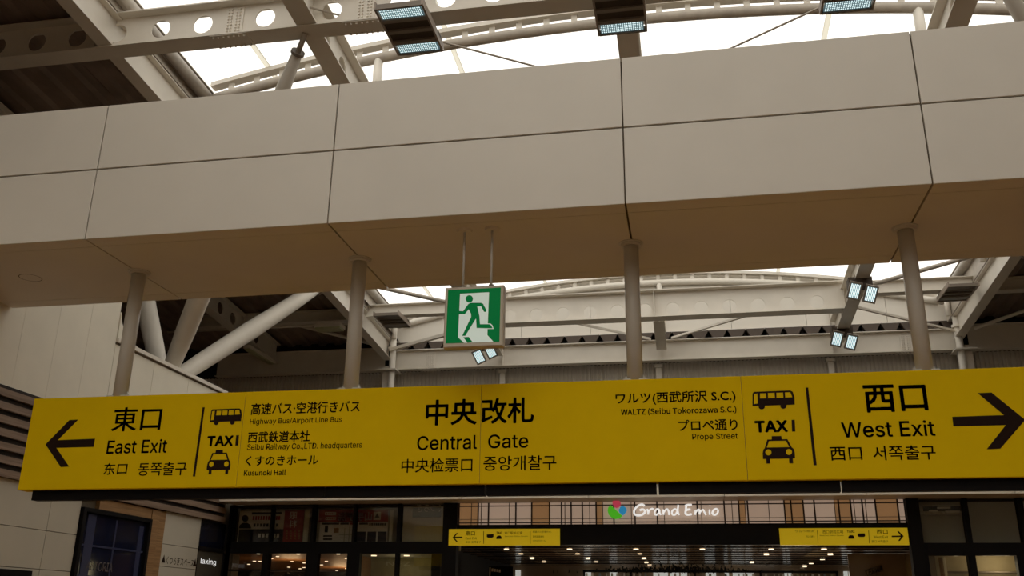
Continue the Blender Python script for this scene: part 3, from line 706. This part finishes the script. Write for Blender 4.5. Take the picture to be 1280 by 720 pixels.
# centre fascia of framed panels
C0, C1 = -4.817, 4.093
FZ0, FZ1 = 3.426, 3.872
solid = [574.5, 598.5, 611.4, 645.5, 665.3, 687.5, 702.5, 714.5, 728.5, 745.7, 767.7, 794, 821.8, 872, 905.8, 924, 935, 981, 989.4, 1004.6, 1018.5, 1049, 1064, 1078.5, 1095, 1122.7]
faint = [589.8, 602, 637, 706.5, 737.4, 753.8, 789.5, 830.5, 877, 915.5, 932, 961.5, 1044, 1068.5, 1083]
tan = [(574, 599), (665, 688), (745, 754), (923, 933), (980, 1005), (1043, 1064.5), (1094, 1123)]
FA = empty('shop_fascia', (-0.329, YG, FZ0), 'beige and tan panel fascia behind the white shop name above the mall entrance', 'fascia')
ed = sorted(solid+faint); ed = [562.5]+ed+[1131]
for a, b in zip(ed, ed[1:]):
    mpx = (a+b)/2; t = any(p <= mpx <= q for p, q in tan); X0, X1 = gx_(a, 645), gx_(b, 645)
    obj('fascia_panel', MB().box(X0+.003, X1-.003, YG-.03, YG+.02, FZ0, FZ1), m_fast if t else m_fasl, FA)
for p in solid: X = gx_(p, 645); obj('dark_bar', MB().box(X-.014, X+.014, YG-.08, YG-.05, FZ0, FZ1), m_wire, FA)
for p in faint: X = gx_(p, 645); obj('thin_bar', MB().box(X-.007, X+.007, YG-.05, YG-.03, FZ0, FZ1), m_lampbody, FA)
for z, h, m in ((3.80, .02, m_wire), (3.459, .02, m_wire)): obj('dark_bar', MB().box(C0, C1, YG-.12, YG-.09, z-h/2, z+h/2), m, FA)
obj('thin_bar', MB().box(C0, C1, YG-.07, YG-.055, 3.531, 3.541), m_lampbody, FA)
# shop name, stroked letters
LG = empty('shop_name_sign', (-0.329, YG-.2, 3.508), 'white rounded shop name lettering with a green, pink and blue emblem on the beige fascia', 'sign')
YL = YG-.13
def Zp(x, y_): q = at(750+x/8, 615+y_/8, Y=YL); return (q.x, q.y, q.z)
def smoothp(pts, n=5):
    out = []; m_ = len(pts)
    for i in range(m_-1):
        p0, p1, p2, p3 = pts[max(i-1, 0)], pts[i], pts[i+1], pts[min(i+2, m_-1)]
        for k in range(n):
            t = k/n; out.append(tuple(.5*((2*b)+(c-a)*t+(2*a-5*b+4*c-d)*t*t+(-a+3*b-3*c+d)*t**3) for a, b, c, d in zip(p0, p1, p2, p3)))
    return out+[pts[-1]]
def stroke(name, paths, r=.017, m=None):
    mb = MB()
    for p in paths: mb.sweep([Zp(*q) for q in smoothp(p)], r, 8)
    obj(name, mb, m or m_letter, LG, smooth=True)
stroke('letter', [[(445, 140), (425, 125), (395, 130), (358, 158), (340, 195), (350, 225), (385, 235), (425, 225), (450, 200), (440, 178), (415, 175), (398, 185)]], .020)
stroke('letter', [[(470, 170), (480, 195), (483, 225)], [(483, 205), (497, 180), (520, 167), (535, 172)]])
stroke('letter', [[(590, 175), (570, 170), (548, 195), (550, 222), (568, 228), (588, 205), (594, 178), (596, 205), (608, 230)]])
stroke('letter', [[(630, 175), (636, 228)], [(636, 205), (655, 180), (672, 172), (685, 190), (692, 230)]])
stroke('letter', [[(765, 178), (745, 170), (722, 192), (722, 220), (742, 230), (765, 212), (778, 170), (783, 128)], [(778, 170), (780, 205), (792, 230)]])
stroke('letter', [[(918, 128), (880, 128), (850, 138)], [(862, 138), (858, 180), (855, 215), (875, 228), (918, 222)], [(858, 180), (905, 172)]], .020)
stroke('letter', [[(955, 180), (952, 228)], [(952, 210), (972, 182), (992, 178), (996, 200), (996, 225)], [(996, 208), (1018, 182), (1035, 180), (1044, 200), (1060, 230)]])
stroke('letter', [[(1095, 175), (1096, 228)], [(1098, 135), (1099, 138)]])
stroke('letter', [[(1158, 168), (1132, 185), (1125, 215), (1145, 230), (1172, 215), (1182, 185), (1165, 168), (1150, 170)]])
def lp_poly(name, pts, m):
    mb = MB().slab([Zp(*p) for p in pts], (0, 1, 0), .035); obj(name, mb, m, LG)
g = [(103, 128), (82, 155), (76, 190), (88, 228), (115, 255), (150, 270), (185, 266), (208, 252), (222, 238)]
lp_poly('emblem_green_bowl', g, m_lgreen)
lp_poly('emblem_pink_fruit', [(125, 90), (150, 82), (185, 84), (205, 100), (208, 125), (192, 150), (165, 160), (140, 148), (125, 120)], m_lred)
stroke('emblem_stem', [[(150, 84), (138, 74), (126, 66)]], .006, m_wire)
lp_poly('emblem_blue_square', [(208, 145), (232, 135), (262, 160), (268, 185), (245, 222), (225, 232), (195, 208), (186, 180)], m_lblue)
p0 = Zp(578, 302); p1 = Zp(905, 302); p2 = Zp(578, 283)
text_fit('lettering', 'TOKOROZAWA', (p0[0], YL+.03, p0[2]), (p1[0], YL+.03, p0[2]), (p0[0], YL+.03, p2[2]), mat('pale_small_letter', (.55, .5, .42), .5), LG)
# black frame members
def fr(name, x0, x1, z0, z1, y0=YG-.08, y1=YG+.08, m=m_frame): return obj(name, MB().box(x0, x1, y0, y1, z0, z1), m, SF)
fr('header', -9.962, -5.067, 2.85, 3.087); fr('header', 4.277, 9.146, 2.817, 3.047)
fr('header', C0, C1, 3.021, FZ0, YG-.05, YG+.1)
fr('jamb', -5.119, -4.817, 0, 3.872, YG-.12); fr('jamb', 4.093, 4.33, 0, 3.872, YG-.12)
ms = [(293, .066), (341.5, .046), (393.5, .072), (444.5, .06), (500.5, .08)]
for p, w_ in ms: X = gx_(p, 645); fr('mullion', X-w_/2, X+w_/2, 3.087, 3.872)
for p, w_ in ((284, .17), (333.5, .145), (391.5, .26), (443, .28), (497, .07)): X = gx_(p, 700); fr('mullion', X-w_/2, X+w_/2, 0, 2.85)
for p, w_ in ((1207, .09), (1276, .105)): X = gx_(p, 645); fr('mullion', X-w_/2, X+w_/2, 3.047, 3.872)
for p, w_ in ((1152, .23), (1214, .13), (1277, .2)): X = gx_(p, 700); fr('mullion', X-w_/2, X+w_/2, 0, 2.817)
fr('end_post', -9.975, -9.87, 0, 3.872)
for zz in (2.488,): fr('transom_bar', gx_(293), gx_(391), zz, zz+.025)
# transom panes and lower panes
bays = [(-9.87, -9.03), (-8.98, -8.07), (-8.0, -7.12), (-7.07, -6.13), (-6.05, -5.13)]
for a, b in bays:
    obj('glass_pane', MB().box(a, b, YG-.01, YG+.01, 3.087, 3.87), m_glass, SF); obj('glass_pane', MB().box(a, b, YG-.01, YG+.01, 0.613, 2.85), m_glass, SF)
for a, b in ((4.34, 5.15), (5.24, 6.15), (6.25, 7.57), (7.57, 9.1)):
    obj('glass_pane', MB().box(a, b, YG-.01, YG+.01, 3.047, 3.87), m_glass, SF); obj('glass_pane', MB().box(a, b, YG-.01, YG+.01, 0.613, 2.817), m_glass, SF)
# room behind transoms
obj('blind_wall', MB().box(-9.936, -6.119, 19.97, 20.003, 2.982, 3.903), m_blind, SF)
obj('pale_blind', MB().box(-6.119, -4.803, 19.806, 19.839, 2.916, 3.903), m_blind2, SF)
obj('blind_wall', MB().box(4.343, 9.212, 19.806, 19.839, 2.916, 3.903), m_blind, SF)
obj('reflected_strip', MB().box(4.376, 5.198, 19.707, 19.793, 3.587, 3.771), m_shelf, SF)  # reflection along the top of this transom glass, built as solid strips
obj('reflected_strip', MB().box(4.442, 5.132, 19.694, 19.707, 3.653, 3.745), m_black, SF)
for a, b, z in ((4.54, 4.70, 3.64), (4.84, 5.10, 3.626), (4.70, 4.94, 3.70)): obj('reflected_mark', MB().box(a, b, 19.681, 19.694, z, z+.033), m_pwhite, SF)  # pale bits of the same built-in reflection
obj('hanging_board', MB().box(-5.856, -5.231, 19.707, 19.74, 3.607, 3.804), mat('blue_grey_board', (.13, .14, .14), .5), SF)
textY('lettering', 'くつろぎ', (521, 553, 630, 640), 19.694, m_pwhite, SF, mirror=True)
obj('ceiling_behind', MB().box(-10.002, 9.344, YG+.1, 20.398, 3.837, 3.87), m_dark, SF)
# posters
def prect(par, name, px, m, Y, d=.004):
    l, r, t, b = px; ym, xm = (t+b)/2, (l+r)/2
    return obj(name, MB().box(at(l, ym, Y=Y).x, at(r, ym, Y=Y).x, Y-d, Y, at(xm, b, Y=Y).z, at(xm, t, Y=Y).z), m, par)
YP = 19.753
P1 = empty('poster', (at(325, 650, Y=YP).x, YP, 3.179), 'poster with portrait, navy foot and red strip behind the left transom glass', 'poster')
prect(P1, 'sheet', (298, 379, 638.5, 680), m_pwhite, YP); prect(P1, 'navy_field', (298, 354, 661.5, 680), m_navy, YP-.005); prect(P1, 'red_field', (354.5, 379, 638, 680), m_red, YP-.005)
prect(P1, 'black_strip', (315, 352, 640.2, 643), m_navy, YP-.005)
pt = lambda cx, cy, r: [at(a, b, Y=YP-.006) for a, b in circ(cx, cy, r)]
obj('portrait_head', MB().slab(pt(306.5, 648, 4.2), (0, -1, 0), .002), m_navy, P1)
obj('portrait_shoulders', MB().slab([at(a, b, Y=YP-.006) for a, b in ((298.5, 660.5), (300, 656), (304, 653.5), (309, 653.5), (313, 656), (314, 660.5))], (0, -1, 0), .002), m_navy, P1)
for i, ch in enumerate('眼科'): textY('lettering', ch, (361.8, 370.8, 639.8+i*10.5, 649+i*10.5), YP-.012, m_pwhite, P1, mirror=True)
for i in range(4):
    for j in range(4): prect(P1, 'small_mark', (357.4+i*5.2, 359.4+i*5.2, 663+j*3, 665+j*3), m_wood, YP-.008)
for i in range(11): prect(P1, 'small_mark', (316+i*3.2, 318.2+i*3.2, 645, 650), m_red, YP-.008)
for i in range(8): prect(P1, 'small_mark', (317+i*4, 319.6+i*4, 654.4, 658.4), m_navy, YP-.008)
for i in range(6): prect(P1, 'small_mark', (323+i*4.6, 326+i*4.6, 667, 671.6), m_pwhite, YP-.008)
P2 = empty('poster', (at(440, 650, Y=YP).x, YP, 3.179), 'poster with a red heading band and a map, right of the portrait poster', 'poster')
prect(P2, 'sheet', (400, 485, 637, 677.5), m_pwhite, YP); prect(P2, 'red_field', (399, 485.5, 637, 652.3), m_red, YP-.005)
textY('lettering', '山手学院', (423, 465, 640, 651), YP-.012, m_pwhite, P2, .02, mirror=True)
prect(P2, 'white_box', (467, 476, 640, 650), m_pwhite, YP-.008)
obj('warning_triangle', MB().slab([at(a, b, Y=YP-.014) for a, b in ((468.3, 647), (474.7, 647), (471.5, 641.5))], (0, -1, 0), .002), m_black, P2)
for l, r, t, b in ((406.5, 420, 640.3, 644), (407, 420, 646.3, 649.8)): prect(P2, 'white_box', (l, r, t, b), m_pwhite, YP-.008)
for i in range(5):
    prect(P2, 'small_mark', (408+i*2.2, 409.4+i*2.2, 641, 643.4), m_red, YP-.012); prect(P2, 'small_mark', (408+i*2.2, 409.4+i*2.2, 647, 649.2), m_red, YP-.012)
for l, r in ((402, 424), (425.5, 436), (437, 441), (449, 460)): prect(P2, 'text_strip', (l, r, 653.3, 655.8), m_navy if l != 437 else m_red, YP-.006)
for i in range(8): prect(P2, 'small_mark', (461.5+i*2.7, 463.5+i*2.7, 653.8, 656.8), m_navy, YP-.008)
for l, r in ((446, 457), (459, 470), (472, 483)): prect(P2, 'dark_photo', (l, r, 664.5, 677), m_navy, YP-.006)
prect(P2, 'orange_block', (417.5, 423.5, 660, 666), m_wood, YP-.006)
for l, r, t, b in ((424, 440, 668, 668.8), (430, 431, 660, 677), (436, 437, 658, 677), (417, 440, 672, 672.7)): prect(P2, 'map_road', (l, r, t, b), m_blind, YP-.006)
for l, r, t, b in ((406, 410, 657, 665.5), (404, 415, 669, 671), (404, 415, 673, 675)): prect(P2, 'dark_mark', (l, r, t, b), m_navy, YP-.006)
prect(P2, 'side_pillar', (487, 491, 637, 678), m_blind2, YP); prect(P1, 'side_pillar', (380, 386, 637, 678), m_blind2, YP)

# small yellow signs on the header
def mini(l, r, t, b, label):
    o = empty('direction_sign', (at((l+r)/2, b, Y=19.5).x, 19.5, 3.015), label, 'sign')
    prect(o, 'sign_box', (l, r, t, b), m_minyel, 19.516, .04); return o
Y3 = 19.474
S1 = mini(561.5, 700, 661.3, 682, 'small distant yellow east exit sign at the left of the mall entrance')
def mt(o, s, l, r, t, b, bo=0, m=m_ink): textY('lettering', s, (l, r, t, b), Y3, m, o, bo)
def mp(o, name, pts): obj(name, MB().add([at(x, y_, Y=Y3) for x, y_ in pts], [tuple(range(len(pts)))]), m_ink, o)
mt(S1, '東口', 582, 593.6, 663.8, 669.6, .01); mt(S1, 'East Exit', 582, 596, 671.4, 674.2); mt(S1, '东口 동쪽출구', 582, 601, 676.2, 679)
mp(S1, 'arrow_shaft', [(567, 671), (578, 670.8), (578, 672.6), (567, 672.8)]); mp(S1, 'arrow_head', [(565.6, 672), (570.6, 666.2), (572.4, 666.2), (567.8, 672), (572.4, 677.4), (570.6, 677.4)])
for x in (604.2, 662.4): mp(S1, 'divider_line', [(x, 664), (x+.7, 664), (x+.7, 679.6), (x, 679.6)])
mp(S1, 'bus_symbol', [(608.5, 668), (617, 667.6), (617, 671), (615, 672.2), (610, 672.2), (608.5, 671)]); mt(S1, 'TAXI', 620.5, 628, 664.6, 667.6, .03)
mp(S1, 'taxi_symbol', [(620.4, 673.8), (620.4, 671.6), (622, 669.6), (625.4, 669.4), (627, 671.4), (627, 673.6)])
mt(S1, '東口駅前広場', 630.6, 653, 664.4, 668); mt(S1, 'East Exit Station Square', 631, 659.5, 669.6, 671.4)
mt(S1, '高速バス(空港行き)', 666, 689, 663.6, 666.4); mt(S1, '西武鉄道本社', 666, 680, 669.4, 672); mt(S1, 'くすのきホール', 666, 682, 674.8, 677)
S2 = mini(974.5, 1135, 660.2, 681.6, 'small distant yellow west exit sign at the right of the mall entrance')
mt(S2, '西口', 1096, 1109.5, 662, 667.8, .01); mt(S2, 'West Exit', 1092, 1110, 669.6, 673); mt(S2, '西口 서쪽출구', 1089.6, 1110, 675.2, 678.4)
mp(S2, 'arrow_shaft', [(1114.6, 669.6), (1127, 669.4), (1127, 671.2), (1114.6, 671.4)]); mp(S2, 'arrow_head', [(1129.6, 670.2), (1123.6, 664), (1121.4, 664), (1126.6, 670.2), (1122.6, 676.2), (1124.8, 676.2)])
for x in (1021.4, 1085.4): mp(S2, 'divider_line', [(x, 663), (x+.7, 663), (x+1.6, 678.8), (x+.9, 678.8)])
mp(S2, 'bus_symbol', [(1072, 666.8), (1081, 666.6), (1081.6, 670), (1080, 671.2), (1074, 671.2), (1072, 670)]); mt(S2, 'TAXI', 1058.6, 1068.2, 662.6, 665.8, .03)
mp(S2, 'taxi_symbol', [(1060.4, 673.4), (1060.4, 671), (1062, 669), (1066, 669), (1067.8, 671), (1068, 673.4)])
mt(S2, '西口駅前広場', 1028.4, 1054, 662.8, 666.8); mt(S2, 'West Exit Station Square', 1024.4, 1054.6, 668.6, 670.4); mt(S2, 'ワルツ所沢', 994, 1018, 662.8, 665.4); mt(S2, 'プロペ通り', 1007, 1018, 669.4, 672)

# ---- mall interior
MI = empty('ceiling_mall', (0, 22.372, 3.021), kind='structure')
x = -5.9; i = 0
tones = [mat('mall_ceiling_tone_a', (.16, .09, .05), .12, spec=.9), m_mallceil, mat('mall_ceiling_tone_b', (.34, .25, .14), .14, spec=.9), mat('mall_ceiling_tone_c', (.09, .06, .045), .12, spec=.9)]
seq = [0, 1, 3, 2, 0, 1, 3, 0, 2, 2, 2, 3, 1, 0, 3, 2, 0, 1, 3, 0, 1]
while x < 5.2:
    obj('ceiling_panel', MB().box(x+.006, x+.554, YG+.1, 27.636, 3.021, 3.047), tones[seq[i % len(seq)]], MI); x += .56; i += 1
for k in range(9):
    yy = 20.2+k*.757; obj('ceiling_joint_bar', MB().box(-5.856, 5.264, yy, yy+.06, 3.005, 3.021), m_frame, MI)
m_reflglow = mat('reflection_glow', (.6, .6, .55), .4, emit=(.85, .86, .80), es=.42)  # luminous panels added to give the glossy ceiling bright vertical reflections
for l, r in ((816, 834), (837, 848), (850, 858), (881, 894), (905, 910), (915, 930), (932, 941), (979.5, 983), (984.5, 988), (1053.5, 1058), (1060, 1065.5), (644.5, 650), (730, 738), (762, 771)):
    X0 = at(l, 700, Y=27.5).x; X1 = at(r, 700, Y=27.5).x
    for k in range(5): obj('reflection_glow_panel', MB().box(X0, X1, 27.5, 27.62, 1.0+k*.39, 1.34+k*.39), m_reflglow, MI)
random.seed(3)
for (px, py) in ((633, 687), (651, 692.5), (665, 698.5), (680, 702.5), (712, 686.5), (722, 692.5), (735, 698.5), (795, 686.5), (800, 692.5), (805, 698.5), (808, 703.5), (812, 707.5), (878, 686.5), (1030, 686.5), (964, 686.5), (958, 693.5), (1038, 693.5), (1028, 699.5), (1014, 704.5), (1006, 708.5),
                 (578, 702.5), (588, 711.5), (597, 713), (597, 706), (706, 710.5), (745, 702.5), (757, 710.5), (940, 703.5)):
    q = at(px, py, Z=3.003); 
    if q.y < 27.4: obj('downlight', MB().tube((q.x, q.y, 2.998), (q.x, q.y, 3.01), .055, n=12), m_dl, MI)
MW = empty('wall_mall_end', (0, 27.833, 0), kind='structure')
obj('brown_wall', MB().box(-6.58, 6.58, 27.636, 27.833, 0, 3.837), m_mallceil, MW)
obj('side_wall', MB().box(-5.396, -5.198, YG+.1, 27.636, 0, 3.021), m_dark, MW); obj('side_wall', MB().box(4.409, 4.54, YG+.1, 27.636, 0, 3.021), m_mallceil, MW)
random.seed(11)
# black display gantry with pale garments/bottles
GA = empty('display_rack', (0, 24.675, 0), 'black display rack with rows of pale hanging products deep inside the mall', 'display rack')
obj('top_rail', MB().box(-2.764, 3.422, 24.609, 24.675, 2.718, 2.771), m_frame, GA); obj('mid_rail', MB().box(-2.764, 3.422, 24.609, 24.675, 2.521, 2.547), m_frame, GA)
for X in (-2.76, -1.58, 0, 1.58, 3.37): obj('upright', MB().box(X, X+.05, 24.609, 24.675, 0, 2.771), m_frame, GA)
m_it = [m_shelf, mat('olive_product', (.22, .24, .12), .5), mat('blue_grey_product', (.15, .2, .22), .5), m_pwhite]
x = -2.7
while x < 3.3:
    w_ = random.uniform(.035, .085); gap = random.uniform(.02, .14) if not -1.25 < x < .8 else random.uniform(.2, .45)
    h = random.uniform(.17, .5)
    obj('hanging_product', MB().prism([(x, 2.72-h), (x+w_, 2.72-h), (x+w_*.8, 2.7), (x+w_*.2, 2.7)], 24.64, 24.7), random.choice(m_it), GA); x += w_+gap
# dark foliage mass on top of rack
mb = MB()
for k in range(420):
    X = random.gauss(-.46, .9); z = 2.735+abs(random.gauss(0, .085))*max(0, 1-abs(X+.33)/2.6); yv = 24.55+random.uniform(-.1, .1); a = random.uniform(0, 6.28); s = .06
    mb.add([(X, yv, z-.035), (X+math.cos(a)*s, yv+.02, z+abs(math.sin(a))*s), (X+math.cos(a+.7)*s, yv-.03, z+math.sin(a+.7)*s)], [(0, 1, 2)])
obj('artificial_foliage', mb, mat('black_green_leaf', (.008, .010, .006), .6), kind='stuff', label='dark foliage along the top of the display rack in the mall', cat='plant', loc=(-.46, 24.55, 2.72))
# shop signs inside
o = empty('shop_sign', (at(1095, 711, Y=21.714).x, 21.714, 2.521), 'small white slanted shop lettering on the brown wall right inside the mall', 'sign')
a, b, c = at(1081, 721, Y=21.714), at(1104, 713.5, Y=21.714), at(1080.6, 713, Y=21.714)
text_fit('lettering', 'TERRA', a, b, c, m_pwhite, o, .02)
obj('board', MB().box(a.x-.3, 4.409, 21.734, 21.78, 2.126, 2.982), m_mallceil, o)
o = empty('shop_sign', (at(626, 715, Y=21.714).x, 21.714, 2.521), 'small dark board with white lettering at the left inside the mall', 'sign')
obj('board', MB().box(at(611, 715, Y=21.714).x, at(641, 715, Y=21.714).x, 21.714, 21.747, 2.258, at(620, 708, Y=21.714).z), m_black, o)
obj('white_edge', MB().box(at(611.6, 715, Y=21.714).x, at(613.2, 715, Y=21.714).x, 21.701, 21.714, 2.258, at(612, 709, Y=21.714).z), m_pwhite, o)
for i in range(4): obj('pale_mark', MB().box(at(614.5+i*3, 712, Y=21.69).x, at(616.5+i*3, 712, Y=21.69).x, 21.69, 21.71, at(615, 714.2+i*.4, Y=21.69).z, at(615, 710.6+i*.4, Y=21.69).z), m_pwhite, o)

# ---- left shops interior
LI = empty('ceiling_left_shop', (-7.896, 23.688, 2.85), kind='structure')
obj('ceiling_panel', MB().box(-15.792, -7.238, YG+.15, 30.268, 2.863, 2.916), m_shopceil, LI)
obj('back_wall', MB().box(-15.792, -7.172, 30.268, 30.4, 0, 2.916), m_shopceil, LI); obj('side_wall', MB().box(-7.238, -7.172, YG+.15, 30.268, 0, 2.916), m_shopceil, LI)
for px, py in ((323, 692), (325, 701.5), (311, 705.3), (318, 701.3), (294, 703.5), (373, 692.5), (347, 695.5), (365, 701.8), (380, 703.5), (375, 710.8), (380, 709.3), (361, 708.8), (423, 692.3), (433, 697.8), (408, 701.5), (402, 706), (421, 713), (433, 710.5), (339.5, 698)):
    q = at(px, py, Z=2.86)
    if q.y < 30: obj('downlight', MB().tube((q.x, q.y, 2.85), (q.x, q.y, 2.864), .04, n=10), m_dl, LI)
LJ = empty('ceiling_olive_shop', (-5.922, 21.056, 2.85), kind='structure')
obj('ceiling_panel', MB().box(-7.172, -5.396, YG+.15, 21.714, 2.85, 2.903), m_blind, LJ); obj('back_wall', MB().box(-7.172, -5.396, 21.056, 21.188, 0, 2.85), m_shopwall, LJ)
for px in (467.5, 508.5): q = at(px, 691, Y=20.135); obj('downlight', MB().tube((q.x, 20.135, 2.832), (q.x, 20.135, 2.852), .06, n=12), m_dl, LJ)
text_fit('lettering', 'NFZ', at(483, 707, Y=20.99), at(513, 707, Y=20.99), at(483, 702, Y=20.99), mat('dim_gold_letter', (.4, .36, .22), .5), LJ)
# ---- right shop interior with lit shelves
RI = empty('wall_right_shop', (5.922, 20.53, 0), kind='structure')
m_rw = mat('warm_shelf_wall', (.50, .43, .27), .6, noise=.08)
obj('back_wall', MB().box(4.343, 9.212, 20.53, 20.595, 0, 2.883), m_rw, RI); obj('soffit_panel', MB().box(4.343, 9.212, YG+.12, 20.595, 2.863, 2.916), m_rw, RI)
obj('shelf', MB().box(4.409, 9.212, 20.266, 20.53, 2.541, 2.567), m_lampbody, RI); obj('shelf', MB().box(4.409, 9.212, 20.266, 20.53, 2.258, 2.284), m_lampbody, RI)
for px in (1195, 1231, 1259): q = at(px, 690, Y=20.069); obj('downlight', MB().tube((q.x, 20.069, 2.843), (q.x, 20.069, 2.865), .066, n=12), m_dl, RI)
o = empty('striped_column', (at(1168, 705, Y=19.937).x, 20.003, 0), 'cream and brown striped round display column in the right shop window', 'column')
X = at(1171, 705, Y=20.003).x
for k in range(12):
    t0, t1 = 2*math.pi*k/12, 2*math.pi*(k+1)/12
    mb = MB(); r = .17; pts = [(X+r*math.cos(t0+(t1-t0)*j/3), 20.003+r*math.sin(t0+(t1-t0)*j/3)) for j in range(4)]
    for (a, b), (c, d) in zip(pts, pts[1:]): n = len(mb.v); mb.v += [(a, b, 0), (c, d, 0), (c, d, 2.8), (a, b, 2.8)]; mb.f.append((n, n+1, n+2, n+3))
    obj('stripe', mb, m_wood if k % 2 else m_rw, o)
# point lights added to brighten the shop interiors, no fixtures of their own
lamp('shop_fill_left', 'POINT', (-9.541, 22.043, 2.455), 19.483, (1, .62, .32), .3)
lamp('shop_fill_left_deep', 'POINT', (-9.541, 25.662, 2.455), 25.978, (1, .62, .32), .3)
lamp('shop_fill_olive', 'POINT', (-6.251, 20.398, 2.521), 3.897, (1, .85, .5), .2)
lamp('shop_fill_right', 'POINT', (5.79, 20.069, 2.587), 6.927, (1, .82, .55), .2)
lamp('mall_fill', 'POINT', (-2.303, 22.372, 2.258), 25.978, (1, .85, .65), .4)
lamp('mall_fill', 'POINT', (2.303, 22.372, 2.258), 25.978, (1, .85, .65), .4)
